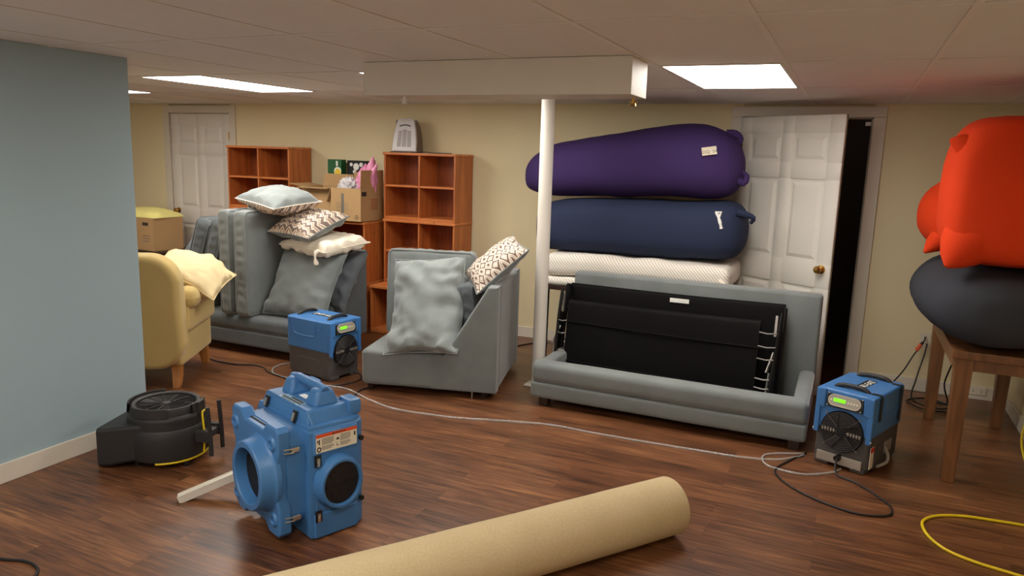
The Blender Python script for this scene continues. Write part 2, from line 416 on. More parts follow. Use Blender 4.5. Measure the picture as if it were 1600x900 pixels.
def catmull(P, k, closed=False):
    out = []; n = len(P)
    rng = range(n) if closed else range(n - 1)
    for i in rng:
        p0, p1, p2, p3 = (P[(i + d) % n] if closed else P[min(max(i + d, 0), n - 1)] for d in (-1, 0, 1, 2))
        for j in range(k):
            t = j / k
            out.append(.5 * (2 * p1 + (p2 - p0) * t + (2 * p0 - 5 * p1 + 4 * p2 - p3) * t * t + (3 * p1 - p0 - 3 * p2 + p3) * t ** 3))
    if not closed: out.append(P[-1].copy())
    return out
def rr(x0, x1, z0, z1, r, n=6):
    """rounded rectangle polygon"""
    P = []
    for cx, cz, a in ((x1 - r, z1 - r, 0), (x0 + r, z1 - r, 90), (x0 + r, z0 + r, 180), (x1 - r, z0 + r, 270)):
        for i in range(n + 1): t = R(a + 90 * i / n); P.append((cx + r * cos(t), cz + r * sin(t)))
    return P
def thing(name, label, cat, loc=(0, 0, 0), rz=0, group=None):
    o = bpy.data.objects.new(name, None); COL.objects.link(o); o.empty_display_size = .1
    o.location = loc; o.rotation_euler = (0, 0, R(rz)); o['label'] = label; o['category'] = cat
    if group: o['group'] = group
    return o
def tag(o, label, cat, group=None):
    o['label'] = label; o['category'] = cat
    if group: o['group'] = group
    return o
def struct(b, name, m, parent=None):
    o = b.build(name, m, parent)
    if parent is None: o['kind'] = 'structure'
    return o
def place(o, loc, rot=(0, 0, 0)):
    o.location = loc; o.rotation_euler = tuple(R(a) for a in rot); return o
def dup(root, loc, rz, label):
    r = root.copy(); COL.objects.link(r); r.location = loc; r.rotation_euler = (0, 0, R(rz)); r['label'] = label
    for ch in list(root.children):
        c = ch.copy(); COL.objects.link(c); c.parent = r
        for g in ch.children:
            d = g.copy(); COL.objects.link(d); d.parent = c
    return r
#@@SETTING
CZ = 2.145; YB = 6.3; XR = 1.17; XL = -9.0; YF = -2.6
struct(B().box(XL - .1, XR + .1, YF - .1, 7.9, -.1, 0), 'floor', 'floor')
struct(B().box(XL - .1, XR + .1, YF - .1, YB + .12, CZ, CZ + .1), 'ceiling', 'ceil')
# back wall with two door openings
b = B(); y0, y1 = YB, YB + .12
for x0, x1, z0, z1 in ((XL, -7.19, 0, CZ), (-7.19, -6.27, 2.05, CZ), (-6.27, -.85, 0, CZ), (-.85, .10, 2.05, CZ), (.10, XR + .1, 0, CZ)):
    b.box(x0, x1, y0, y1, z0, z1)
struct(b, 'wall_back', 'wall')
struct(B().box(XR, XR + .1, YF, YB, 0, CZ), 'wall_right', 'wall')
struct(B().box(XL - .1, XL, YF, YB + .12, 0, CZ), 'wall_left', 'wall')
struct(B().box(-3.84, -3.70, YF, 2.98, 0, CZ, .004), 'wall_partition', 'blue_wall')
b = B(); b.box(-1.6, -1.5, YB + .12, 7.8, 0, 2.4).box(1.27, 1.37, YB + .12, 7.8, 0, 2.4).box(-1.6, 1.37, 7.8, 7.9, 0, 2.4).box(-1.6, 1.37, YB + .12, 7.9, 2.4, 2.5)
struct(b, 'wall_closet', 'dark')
# ceiling grid bars
b = B(); GX, GY = -.947, 2.54
for i in range(-13, 4):
    x = GX + .61 * i
    if XL < x < XR: b.box(x - .012, x + .012, YF, YB, CZ - .003, CZ + .001)
for j in range(-4, 4):
    y = GY + 1.22 * j
    if YF < y < YB: b.box(XL, XR, y - .012, y + .012, CZ - .004, CZ + .001)
struct(b, 'trim_1', 'grid')
# soffit box under the ceiling
sof = struct(B().box(-2.42, -.955, 3.38, 3.65, 1.972, CZ - .002, .003), 'trim_2', 'trimw')
# baseboards
def baseboard(name, segs):
    b = B()
    for x0, x1, ya, yb in segs: b.box(x0, x1, ya, yb, 0, .10, .004)
    struct(b, name, 'trimw')
baseboard('baseboard_back', ((XL, -7.28, YB - .014, YB), (-6.18, -.94, YB - .014, YB), (.19, XR, YB - .014, YB)))
baseboard('baseboard_right', ((XR - .014, XR, YF, YB),))
baseboard('baseboard_partition', ((-3.70, -3.686, YF, 2.98), (-3.84, -3.686, 2.98, 2.992)))
# doors
def casing(name, x0, x1, zt):
    b = B()
    for a, c in ((x0 - .085, x0 + .004), (x1 - .004, x1 + .085)): b.box(a, c, YB - .018, YB, 0, zt - .004, .004)
    b.box(x0 - .085, x1 + .085, YB - .018, YB, zt - .004, zt + .075, .004)
    b.box(x0 - .0, x0 + .015, YB, YB + .12, 0, zt).box(x1 - .015, x1, YB, YB + .12, 0, zt).box(x0, x1, YB, YB + .12, zt - .015, zt)
    struct(b, name, 'trimw')
casing('trim_3', -7.19, -6.27, 2.05); casing('trim_4', -.85, .10, 2.05)
def door(name, w, h, loc, rz, knob_x, hinge_x, swing=1):
    root = bpy.data.objects.new(name, None); COL.objects.link(root); root['kind'] = 'structure'
    root.location = loc; root.rotation_euler = (0, 0, R(rz))
    t = .035; st, mr = .11, .10
    b = B(); px = [(st, (w - mr) / 2), ((w + mr) / 2, w - st)]; pz = [(.23, .80), (.98, 1.58), (1.70, 1.91)]
    xs = [0, px[0][0], px[0][1], px[1][0], px[1][1], w]; zs = [.008, .23, .80, .98, 1.58, 1.70, 1.91, h]
    for i in range(5):
        for k in range(7):
            if i in (1, 3) and k in (1, 3, 5): continue
            b.box(xs[i], xs[i + 1], -t / 2, t / 2, zs[k], zs[k + 1])
    b.build('door_slab', 'white', root, ang=5)
    for (x0, x1) in px:
        for (z0, z1) in pz:
            q = B(); q.box(x0, x1, -.006, .006, z0, z1)
            for s_ in (-1, 1):
                A = [q._v((x, s_ * .006, z)) for x, z in ((x0 + .022, z0 + .022), (x1 - .022, z0 + .022), (x1 - .022, z1 - .022), (x0 + .022, z1 - .022))]
                C = [q._v((x, s_ * .0165, z)) for x, z in ((x0 + .048, z0 + .048), (x1 - .048, z0 + .048), (x1 - .048, z1 - .048), (x0 + .048, z1 - .048))]
                F = [q.bm.faces.new(C)] + [q.bm.faces.new([A[k], A[(k + 1) % 4], C[(k + 1) % 4], C[k]]) for k in range(4)]
                for f in F:
                    f.normal_update()
                    if f.normal.y * s_ < 0: f.normal_flip()
            q.build('door_panel', 'white', root, ang=15)
    q = B()
    for s_ in (-1, 1):
        q.lathe([(.001, s_ * .016), (.032, s_ * .017), (.032, s_ * .024), (.012, s_ * .028), (.012, s_ * .05), (.026, s_ * .056), (.029, s_ * .07), (.02, s_ * .084), (.001, s_ * .087)], (knob_x, 0, .94), 'y', 24)
    q.build('door_knob', 'brass', root)
    for z in (.25, 1.05, 1.8):
        b = B(); b.cyl((hinge_x, -.026, z - .045), (hinge_x, -.026, z + .045), .007).box(hinge_x - .015, hinge_x + .018, -.022, -.0165, z - .045, z + .045)
        b.build('hinge', 'brass', root)
    return root
door('door_1', .885, 2.035, (-7.172, YB + .02, 0), 0, .065, .88)
d2 = door('door_2', .91, 2.035, (-.84, 6.245, 0), -33.2, .845, .012)
B().box(.045, .085, YB + .02, YB + .06, 1.985, 2.015, .004).build('strike_plate', 'white', bpy.data.objects['trim_4'])
# ceiling lights: lay-in 2 x 4 troffers
def clight(i, j, label):
    x0, yy0 = GX + .61 * i, GY + 1.22 * j
    t = thing('ceiling_light', label, 'ceiling light', (x0 + .305, yy0 + .61, CZ), 0, 'lay-in fluorescent ceiling lights')
    b = B()
    for q in ((-.295, .295, -.6, -.582), (-.295, .295, .582, .6), (-.295, -.277, -.582, .582), (.277, .295, -.582, .582)): b.box(*q, -.006, -.0005)
    b.build('frame', 'frame', t)
    B().box(-.276, .276, -.581, .581, -.0045, -.001).build('diffuser', 'diff', t)
clight(0, 1, 'bright rectangular ceiling light to the right of the boxed beam, above the sofa bed')
clight(-6, 1, 'bright ceiling light to the left of the boxed beam, just right of the blue wall')
clight(-3, 1, 'ceiling light almost hidden behind the left end of the boxed beam')
clight(-9, 1, 'ceiling light farthest left, mostly hidden behind the blue wall')
clight(-3, -2, 'unseen ceiling light added behind the camera on the left')  # this and the next two: unseen panels added to light the room
clight(0, -2, 'unseen ceiling light added behind the camera on the right')
clight(-9, -2, 'unseen ceiling light added in the room behind the blue wall')
# steel column
t = thing('support_column', 'white painted round steel post standing behind the left end of the sofa bed', 'column', (-1.985, 4.95, 0))
B().lathe([(.001, .012), (.048, .012), (.048, CZ - .012), (.001, CZ - .012)], n=32).build('shaft', 'white', t)
B().box(-.09, .09, -.06, .06, 0, .012, .003).build('base_plate', 'white', t)
B().lathe([(.001, CZ - .012), (.075, CZ - .012), (.075, CZ - .001), (.001, CZ - .001)], n=32).build('cap_plate', 'white', t)
for x, y, m_, lab in ((-2.2, 3.44, 'white', 'small white fitting under the left end of the boxed ceiling beam'), (-.99, 3.55, 'brass', 'small brass fitting under the right end of the boxed ceiling beam')):
    b = B(); b.cyl((0, 0, -.03), (0, 0, 0), .007).cyl((0, 0, -.04), (0, 0, -.028), .016, .013).cyl((-.02, 0, -.018), (.022, 0, -.022), .004)
    tag(place(b.build('sprinkler_head', m_), (x, y, 1.972)), lab, 'ceiling fitting')
#@@FURNITURE
# ---- sofa bed with the folded mechanism (right)
SG = 'grey velvet sectional pieces'
t = thing('sofa_bed', 'grey velvet sofa bed opened up with folded black metal bed frame standing inside', 'sofa', (-.985, 4.97, 0), 0)
hx = .885
b = B(); b.rbox((0, -.385, .115), (hx, .065, .055), .02, (0, .004, 0), wr=.002); b.build('front_rail', 'velvet', t)
b = B(); b.rbox((0, -.38, .235), (hx, .07, .068), .035, (0, .006, 0), 10, wr=.004); b.build('front_roll', 'velvet', t)
for sx in (-1, 1):
    b = B(); b.rbox((sx * (hx - .05), -.02, .175), (.05, .40, .12), .035, wr=.003); b.build('side_rail', 'velvet', t)
b = B(); b.box(-hx + .06, hx - .06, -.33, .36, .06, .075); b.build('bottom_board', 'blackfab', t)
b = B(); b.rbox((0, .41, .44), (hx, .055, .385), .025, (0, .004, 0), 10, wr=.003); b.build('backrest', 'velvet', t)
for x, y in ((-.79, -.40), (.82, -.40), (-.79, .4), (.82, .4)):
    B().box(x - .03, x + .03, y - .03, y + .03, 0, .062, .005, taper=(1.15, 1.15)).build('foot', 'feet', t)
# mechanism: sheets of black fabric over tubes
def sheet(pts, x0, x1, th=.008, n=16, sag=.006):
    b = B(); P = catmull([Vector((0, y, z)) for y, z in pts], 5); top = []
    for off in (0, th):
        g = []
        for i in range(n + 1):
            u = i / n; x = x0 + (x1 - x0) * u
            g.append([b._v((x, p.y + off + sag * sin(u * 9 + p.z * 7) * .5, p.z - sag * sin(pi * u))) for p in P])
        top.append(g)
    m_ = len(P)
    for g in top:
        for i in range(n):
            for j in range(m_ - 1): b.bm.faces.new([g[i][j], g[i + 1][j], g[i + 1][j + 1], g[i][j + 1]])
    A, C = top
    for i in range(n):
        for j in (0, m_ - 1): b.bm.faces.new([A[i][j], A[i + 1][j], C[i + 1][j], C[i][j]])
    for j in range(m_ - 1):
        for i in (0, n): b.bm.faces.new([A[i][j], A[i][j + 1], C[i][j + 1], C[i][j]])
    bmesh.ops.recalc_face_normals(b.bm, faces=b.bm.faces)
    return b
sheet([(.20, .14), (.22, .45), (.25, .70), (.27, .745), (.30, .73), (.31, .6)], -.87, .66).build('rear_fabric_panel', 'blackfab', t)
b = B().box(-.115, .02, .238, .243, .69, .72, .001); b.build('care_label', 'whitep', t)
fr = sheet([(-.03, .13), (.0, .35), (.04, .60), (.06, .655), (.09, .65), (.10, .55)], -.81, .53)
fp = fr.build('front_fabric_panel', 'blackfab', t)
b = B()
for z, y in ((.50, .018), (.22, -.028)): b.tube([(-.82, y, z + .01), (-.3, y - .006, z), (.2, y - .006, z - .008), (.55, y, z - .01)], .006)
b.build('fabric_seam', 'blackfab', fp)
for sx in (-1, 1):
    X = -.86 if sx < 0 else .635
    b = B()
    b.tube([(X, -.10, .10), (X, -.05, .3), (X + .01 * sx, .02, .55), (X + .02 * sx, .10, .72)], .012)
    b.tube([(X + .03 * sx, .05, .10), (X + .035 * sx, .12, .4), (X + .03 * sx, .24, .73)], .012)
    b.tube([(X, -.16, .12), (X, .08, .16), (X, .3, .14)], .011)
    b.box(X - .006, X + .006, -.02, .02, .12, .60, .002, mx=Matrix.Translation((0, .02, 0)) @ Matrix.Rotation(R(-12), 4, 'X'))
    b.build('folding_frame', 'blackmet', t)
    B().box(X - .022, X - .004, -.03, .02, .56, .70, .003, mx=Matrix.Translation((0, .05, 0)) @ Matrix.Rotation(R(-8), 4, 'X')).build('hinge_plate', 'steel', t)
    b = B()
    b.tube([(X - .03, -.06, .16), (X - .02, -.02, .34)], .008).tube([(X - .04, -.02, .34), (X - .01, .06, .46)], .008)
    b.build('linkage_bar', 'steel', t)
    for z in ((.60, .51, .43, .30, .24) if sx > 0 else (.52, .43, .30)):
        xs = (.53, .64) if sx > 0 else (-.86, -.80)
        B().tube([(xs[0], -.02 + .12 * z - .05, z), ((xs[0] + xs[1]) / 2, .12 * z - .08, z - .004), (xs[1], .12 * z - .07, z)], .005).build('support_wire', 'steel', t)
b = B().tube([(-.8, -.11, .14), (0, -.12, .13), (.5, -.12, .13), (.63, -.11, .15), (.66, -.05, .2)], .012); b.build('cross_tube', 'blackmet', t)
b = B().tube([(-.88, .3, .72), (-.87, .2, .74), (-.86, .18, .70), (-.885, .1, .45), (-.90, .06, .18)], .016, rf=lambda u: .016 + .008 * u); b.build('webbing_strap', 'blackfab', t)

# ---- small wedge-armed seat (middle)
def wedge_arm(b, y0, y1, L=.97, base=.05, bt=.30, x0=.60, x1=.90, zt=.80, bev=.018):
    b.prism([(x0 - .10, base), (L, base), (L, zt), (x1, zt), (x0, bt), (x0 - .10, bt)], 'xz', y0, y1, bev, 3); return b
t = thing('sofa_section', 'grey velvet single sofa section with slanted arm, leaning pillow on it, beside the post', 'sofa', (-3.04, 4.21, 0), 14.9)
b = B(); b.rbox((.27, .48, .175), (.27, .48, .125), .03, (0, 0, .012), wr=.004); b.build('seat_base', 'velvet', t)
b = B(); wedge_arm(b, 0, .13); b.build('arm_panel', 'velvet', t)
b = B(); wedge_arm(b, .83, .96); b.build('arm_panel', 'velvet', t)
b = B(); b.rbox((.925, .48, .425), (.045, .352, .372), .02, wr=.002); b.build('backrest', 'velvet', t)
b = B(); b.box(.52, .88, .132, .828, .05, .22); b.build('seat_frame', 'velvetd', t)
for x, y in ((.05, .06), (.88, .07), (.05, .9), (.9, .88)): B().cyl((x, y, 0), (x, y, .055), .022, .03).build('foot', 'feet', t)
B().cyl((.80, .03, 0), (.80, .03, .055), .007).build('leveller', 'steel', t)
ST = t
def softblock(name, label, loc, rot, h, m_, r=.04, bulge=.02, cat='cushion', seed=0, group=None, gusset=True):
    t = thing(name, label, cat, loc); t.rotation_euler = tuple(R(a) for a in rot)
    if group: t['group'] = group
    def wrk(o):
        # gathers on the narrow gusset
        k = max(0, 1 - abs(o.x) / (h[0] * 1.3)) if abs(o.y) > h[1] * .96 or abs(o.z) > h[2] * .96 else 0
        o = Vector(o); o.y += k * .0035 * math.copysign(1, o.y) * sin(o.z * 78 + 3 * noise.noise(o * 12)); o.z += k * .004 * sin(o.y * 78); return o
    b = B(); b.rbox((0, 0, 0), h, r, (bulge, .004, .004), 46, wr=.008, ws=4, seed=seed, fn=wrk); b.build('cover', m_, t)
    for sx in (-1, 1):
        x = sx * (h[0] - .008); q = B()
        q.tube([(x, y, z) for y, z in rr(-h[1] + .008, h[1] - .008, -h[2] + .008, h[2] - .008, r)], .006, 6, True); q.build('piping', m_, t)
    return t
# rear upright cushion and dark one inside
c, s_ = cos(R(14.9)), sin(R(14.9))
def sec(x, y, z): return (-3.04 + c * x - s_ * y, 4.21 + s_ * x + c * y, z)
def pil(name, label, loc, rot, w, d, t_, m_, under=None, seed=0, wr=.012, cat='pillow', pinch=.07, fn=None, group=None, ex=2.4):
    """pillow; with `under` the back face is its own cloth"""
    t = thing(name, label, cat, loc); t.rotation_euler = tuple(R(a) for a in rot)
    if group: t['group'] = group
    if under:
        B().pillow(w, d, t_, pinch=pinch, wr=wr, seed=seed, fn=fn, part=1, ex=ex).build('front_cloth', m_, t)
        B().pillow(w, d, t_, pinch=pinch, wr=wr, seed=seed, fn=fn, part=-1, ex=ex).build('back_cloth', under, t)
    else:
        B().pillow(w, d, t_, pinch=pinch, wr=wr, seed=seed, fn=fn, ex=ex).build('cover', m_, t)
    q = B(); P = []
    n = 24
    for u, v in [(2 * i / n - 1, -1) for i in range(n)] + [(1, 2 * i / n - 1) for i in range(n)] + [(1 - 2 * i / n, 1) for i in range(n)] + [(-1, 1 - 2 * i / n) for i in range(n)]:
        uu, vv = math.copysign(abs(u) ** .85, u), math.copysign(abs(v) ** .85, v)
        p = Vector((w / 2 * uu * (1 - pinch * (1 - vv * vv)), d / 2 * vv * (1 - pinch * (1 - uu * uu)), 0))
        nv = Vector((p.x * 9 + seed, p.y * 9 + seed * 1.7, 0))
        P.append(fn(p) if fn else p)
    q.tube(P, .005, 6, True); q.build('piping', under or m_, t)
    return t
softblock('seat_cushion', 'grey boxed seat cushion standing upright behind the big pillow on the middle sofa section', sec(.335, .62, .62), (0, 4, 14.9 + 90), (.065, .34, .33), 'velvet', seed=3)
softblock('seat_cushion', 'dark boxed cushion wedged inside the middle sofa section behind its slanted arm', sec(.72, .50, .50), (0, -8, 14.9), (.06, .28, .27), 'velvetd', seed=5)
def droop(p): return Vector((p.x, p.y, p.z + .10 * (p.y / .35) ** 2 * (1 if p.y < 0 else .2)))
pil('throw_pillow', 'large light grey rectangular pillow leaning on the middle sofa section', sec(.415, .24, .585), (64, -6, 12), .54, .74, .28, 'velvetm', seed=4, wr=.026, pinch=.05, fn=droop)
pil('throw_pillow', 'cushion with brown and white diamond pattern perched on the middle sofa section', (-2.27, 4.76, .915), (8, -41.5, 33), .47, .47, .17, 'diam', 'velvet', seed=6, wr=.014)

# ---- long sofa (left)
t = thing('sofa', 'long grey velvet sofa on the left piled with upright cushions, behind the yellow armchair', 'sofa', (-4.86, 4.98, 0))
L_ = 1.0
b = B(); b.rbox((0, 0, .135), (L_, .46, .065), .02, wr=.002); b.build('base_rail', 'velvetd', t)
b = B(); b.rbox((-.04, -.02, .255), (L_ - .05, .44, .06), .035, (0, .006, .01), 10, wr=.006); b.build('seat_deck', 'velvetd', t)
b = B(); b.rbox((0, .40, .45), (L_, .06, .37), .025, (0, .005, 0), 10, wr=.004); b.build('backrest', 'velvetd', t)
for x0 in (L_ - .11, -L_):
    b = B(); b.prism([(-.06, .07), (.46, .07), (.46, .82), (.37, .82), (-.06, .33)], 'yz', x0, x0 + .11, .018, 3); b.build('arm_panel', 'velvetd', t)
for x, y in ((-.9, -.38), (.9, -.38), (-.9, .38), (.9, .38)): B().box(x - .03, x + .03, y - .03, y + .03, 0, .075, .004).build('foot', 'feet', t)
softblock('seat_cushion', 'grey boxed cushion standing on end, left of the upright pair on the long sofa', (-4.60, 4.80, .75), (0, 0, 2), (.056, .31, .43), 'velvet', seed=11)
softblock('seat_cushion', 'grey boxed cushion standing on end, right of the upright pair, under the top pillow', (-4.44, 4.80, .75), (0, 0, 4), (.062, .31, .43), 'velvet', seed=12)
softblock('seat_cushion', 'dark grey cushion leaning, nearest the upright pair on the long sofa', (-4.86, 4.92, .70), (0, 17, 0), (.07, .33, .40), 'velvetd', seed=13)
softblock('seat_cushion', 'dark grey cushion with pale piping leaning leftmost on the long sofa', (-5.10, 4.97, .69), (0, 20, 0), (.075, .33, .40), 'velvetd', seed=14)
pil('throw_pillow', 'large square grey pillow leaning on the long sofa below the white cushion', (-4.03, 4.80, .59), (62, 3, 2), .62, .62, .2, 'velvet', seed=21, wr=.016)
pil('throw_pillow', 'dark grey pillow slumped behind the large square one on the long sofa', (-3.98, 5.10, .62), (64, 6, -8), .55, .55, .16, 'velvetd', seed=22, wr=.02)
t = pil('seat_pad', 'white tie-on chair pad lying on top of the leaning grey pillow', (-3.96, 4.98, .915), (6, 2, -12), .58, .48, .15, 'cream', seed=23, wr=.019, cat='cushion', ex=4)
for x in (.19,):
    B().tube([(x, -.22, 0), (x + .01, -.26, -.01), (x + .015, -.27, -.06), (x + .02, -.265, -.1)], .011, 8, rf=lambda u: .014 + .006 * sin(u * 9), smooth=4).build('tie', 'cream', t)
pil('throw_pillow', 'zigzag striped pillow with grey underside lying on the white chair pad', (-4.06, 4.90, 1.075), (20, 2, -10), .50, .46, .20, 'zig', 'velvet', seed=24, wr=.014)
pil('throw_pillow', 'grey pillow with zigzag underside lying on top of the upright cushions', (-4.28, 4.80, 1.265), (6, 6, -14), .54, .46, .22, 'velvetm', 'zig', seed=25, wr=.012)

# ---- yellow armchair
t = thing('armchair', 'yellow suede armchair seen from behind, beige pillow on it, beside the blue wall', 'armchair', (-4.607, 3.77, 0), 29.4)
b = B(); b.rbox((0, .02, .29), (.335, .33, .145), .03, (0, .01, 0), wr=.003); b.build('seat_body', 'ltsuede', t)
b = B(); mx = Matrix.Translation((0, -.30, .10)) @ Matrix.Rotation(R(7), 4, 'X')
b.prism(rr(-.37, .37, .04, .86, .20, 10), 'xz', -.075, .085, .045, 4, mx=mx); b.build('backrest', 'ltsuede', t)
b = B(); b.rbox((0, .08, .46), (.24, .27, .06), .045, (0, 0, .03), wr=.004); b.build('seat_cushion', 'ltsuede', t)
for sx in (-1, 1):
    b = B(); b.rbox((sx * .32, .03, .50), (.055, .31, .12), .04); b.rbox((sx * .345, .04, .625), (.085, .33, .082), .08, wr=.003); b.build('arm', 'ltsuede', t)
for sx in (-1, 1):
    for y0, dy in ((-.27, -.05), (.29, .02)):
        b = B(); P = [Vector((sx * .28, y0, .16)), Vector((sx * .285, y0 + dy * .2, .1)), Vector((sx * .29, y0 + dy * .7, .04)), Vector((sx * .29, y0 + dy, 0))]
        prev = None
        for i, p in enumerate(catmull(P, 3)):
            hs = .034 - .012 * i / 9
            ring = [b._v((p.x + a * hs, p.y + c_ * hs, max(0, p.z))) for a, c_ in ((-1, -1), (1, -1), (1, 1), (-1, 1))]
            if prev:
                for k in range(4): b.bm.faces.new([prev[k], prev[(k + 1) % 4], ring[(k + 1) % 4], ring[k]])
            else: b.bm.faces.new(ring[::-1])
            prev = ring
        b.bm.faces.new(prev); bmesh.ops.recalc_face_normals(b.bm, faces=b.bm.faces)
        b.build('leg', 'legwood', t)
def drape(p): return Vector((p.x, p.y, p.z - .05 * (p.x / .25) ** 2 + .006 * sin(p.x * 24)))
pil('throw_pillow', 'beige satin pillow draped over the arm of the yellow armchair', (-4.36, 3.96, .79), (14, 20, 30), .52, .48, .15, 'beige', seed=31, wr=.016, fn=drape)
# ---- bookcases
def bookcase(name, label, loc, w, units, top=True):
    """units: (z0, z1, y_front, rows, cols); back at y=0 going to -y front"""
    t = thing(name, label, 'bookcase', loc)
    k = .02
    for (z0, z1, yf, rows, cols) in units:
        for x0 in (0, w - k): B().box(x0, x0 + k, yf, 0, z0, z1, .002).build('side_panel', 'shelf', t)
        B().box(k, w - k, -.01, 0, z0, z1).build('back_panel', 'shelfb', t)
        B().box(-.008, w + .008, yf - .012, 0, z1, z1 + .024, .005).build('top_board', 'shelfh', t)
        B().box(k, w - k, yf + .002, -.01, z0, z0 + .03, .002).build('bottom_board', 'shelfh', t)
        for c_ in range(1, cols): B().box(w * c_ / cols - .009, w * c_ / cols + .009, yf + .002, -.01, z0 + .03, z1, .002).build('divider', 'shelf', t)
        for r_ in range(1, rows):
            z = z0 + .03 + (z1 - z0 - .03) * r_ / rows
            B().box(k, w - k, yf + .004, -.01, z - .009, z + .009, .002).build('shelf', 'shelfh', t)
    return t
bookcase('bookcase', 'tall reddish pine bookcase of cubes with the white heater on top', (-4.03, 6.285, 0), .77, ((0, .42, -.56, 1, 2), (.444, 1.03, -.335, 2, 2), (1.054, 1.655, -.335, 2, 2)))
bookcase('bookcase', 'tall reddish pine bookcase beside the closed white door, behind the long sofa', (-5.98, 6.285, 0), .82, ((0, .42, -.5, 1, 2), (.444, 1.03, -.335, 2, 2), (1.054, 1.675, -.335, 2, 2)))
bookcase('bookcase', 'low dark-fronted pine bookcase under the open cardboard boxes', (-4.87, 6.285, 0), .76, ((0, .42, -.58, 1, 2), (.444, 1.0, -.53, 1, 1)))
# ---- cardboard boxes
def carton(label, loc, rz, w, d, h, flaps, cat='box', group=None, marks=None):
    t = thing('cardboard_box', label, cat, loc, rz, group)
    k = .005
    b = B(); b.box(-w / 2, w / 2, -d / 2, d / 2, 0, k)
    b.box(-w / 2, w / 2, -d / 2, -d / 2 + k, 0, h).box(-w / 2, w / 2, d / 2 - k, d / 2, 0, h).box(-w / 2, -w / 2 + k, -d / 2 + k, d / 2 - k, 0, h).box(w / 2 - k, w / 2, -d / 2 + k, d / 2 - k, 0, h)
    b.build('box_body', 'card', t)
    for side, ang, ln in flaps:
        ww = w if side in 'fb' else d
        mx = {'f': Matrix.Translation((0, -d / 2, h)), 'b': Matrix.Translation((0, d / 2, h)) @ Matrix.Rotation(pi, 4, 'Z'),
              'l': Matrix.Translation((-w / 2, 0, h)) @ Matrix.Rotation(-pi / 2, 4, 'Z'), 'r': Matrix.Translation((w / 2, 0, h)) @ Matrix.Rotation(pi / 2, 4, 'Z')}[side]
        mx = mx @ Matrix.Rotation(R(ang), 4, 'X')
        B().box(-ww / 2, ww / 2, 0, k, 0, ln, .001, 1, mx=mx).build('flap', 'card', t)
    if marks: marks(t, w, d, h)
    return t
def marksA(t, w, d, h):
    x = w / 2 + .0006
    B().box(x - .001, x + .0006, -d / 2 + .015, -d / 2 + .09, h - .07, h - .03).build('printed_mark', 'ink', t)
    b = B()
    for i in range(6): b.box(x - .001, x + .0006, -.02, .09, .11 + i * .018, .121 + i * .018)
    b.build('printed_text', 'inkr', t)
    b = B(); y = -d / 2 - .0006
    for i in range(3):   # recycling symbol of three chasing arrows
        a = R(90 + 120 * i); cx, cz = w / 2 - .045 + .013 * cos(a), .045 + .013 * sin(a)
        mx = Matrix.Translation((cx, y, cz)) @ Matrix.Rotation(-a, 4, 'Y')
        b.box(-.003, .003, -.0006, .001, -.012, .008, mx=mx)
        b.prism([(-.007, .006), (.007, .006), (0, .015)], 'xz', -.0006, .001, mx=mx)
    b.build('recycling_mark', 'ink', t)
    b = B()
    for i in range(4): b.box(-w / 2 + .06, w / 2 - .14, y - .0006, y + .001, .10 + .022 * i, .104 + .022 * i)
    b.box(-.05, -.02, y - .0006, y + .001, .07, h - .05); b.build('tape_mark', 'inkg', t)
carton('open cardboard box on the low bookcase with bags showing, one tall flap standing up', (-4.30, 5.90, 1.026), 0, .34, .36, .31, (('r', 2, .17), ('b', 4, .14), ('l', 160, .15)), marks=marksA)
carton('open cardboard box behind the pillows with a flap spread over its left side', (-4.67, 5.92, 1.026), 2, .34, .32, .30, (('f', 95, .09), ('l', 82, .16), ('b', 20, .13)))
t = tag(B().blob((0, 0, .06), (.12, .10, .12), .45, 6, 3, 5).build('plastic_bag', 'wbag', ang=60), 'crumpled white plastic bag in the open box on the low bookcase', 'bag'); place(t, (-4.36, 5.86, 1.26))
b = B(); b.blob((0, 0, .04), (.11, .10, .17), .28, 5, 8, 5)
for a, r_, z_, w0 in ((20, .04, .30, .085), (150, .05, .22, .07), (350, .10, .24, .06), (60, .08, .27, .05)):
    p = Vector((r_ * cos(R(a)), r_ * sin(R(a)) * .5, z_)); b.cyl((p.x * .4, p.y, .08), p, w0, .008, 9)
t = tag(b.build('plastic_bag', 'pink', ang=60), 'crumpled pink plastic bag poking out of the open box', 'bag'); place(t, (-4.22, 5.93, 1.34), (0, 8, 0))
t = thing('printed_carton', 'green printed carton with a yellow and white pattern behind the boxes', 'box', (-4.72, 6.17, 1.026), 4)
B().box(-.10, .06, -.045, .045, .0, .565, .004).build('body', 'green', t)
b = B()
for x, z, r_ in ((.02, .44, .035), (-.04, .30, .03)): b.lathe([(.001, -.049), (r_, -.049), (r_, -.045)], (x, 0, z), 'y', 20)
b.build('printed_spots', 'yel', t)
b = B().box(.025, .058, -.048, -.045, .22, .42).box(.0, .02, -.048, -.045, .50, .55).lathe([(.001, -.0475), (.042, -.0475), (.042, -.045)], (.018, 0, .45), 'y', 20); b.build('printed_patches', 'whitep', t)
t = thing('printed_carton', 'black and white patterned carton standing behind the open boxes', 'box', (-4.52, 6.22, 1.026), 0)
B().box(-.11, .12, -.03, .03, 0, .56, .003).build('body', 'blackp', t)
b = B()
for x, z, r_ in ((-.06, .52, .018), (0.0, .50, .035), (.06, .52, .022), (.09, .49, .014), (-.02, .45, .02)): b.lathe([(.001, -.033), (r_, -.033), (r_, -.03)], (x, 0, z), 'y', 12)
b.build('printed_patches', 'whitep', t)
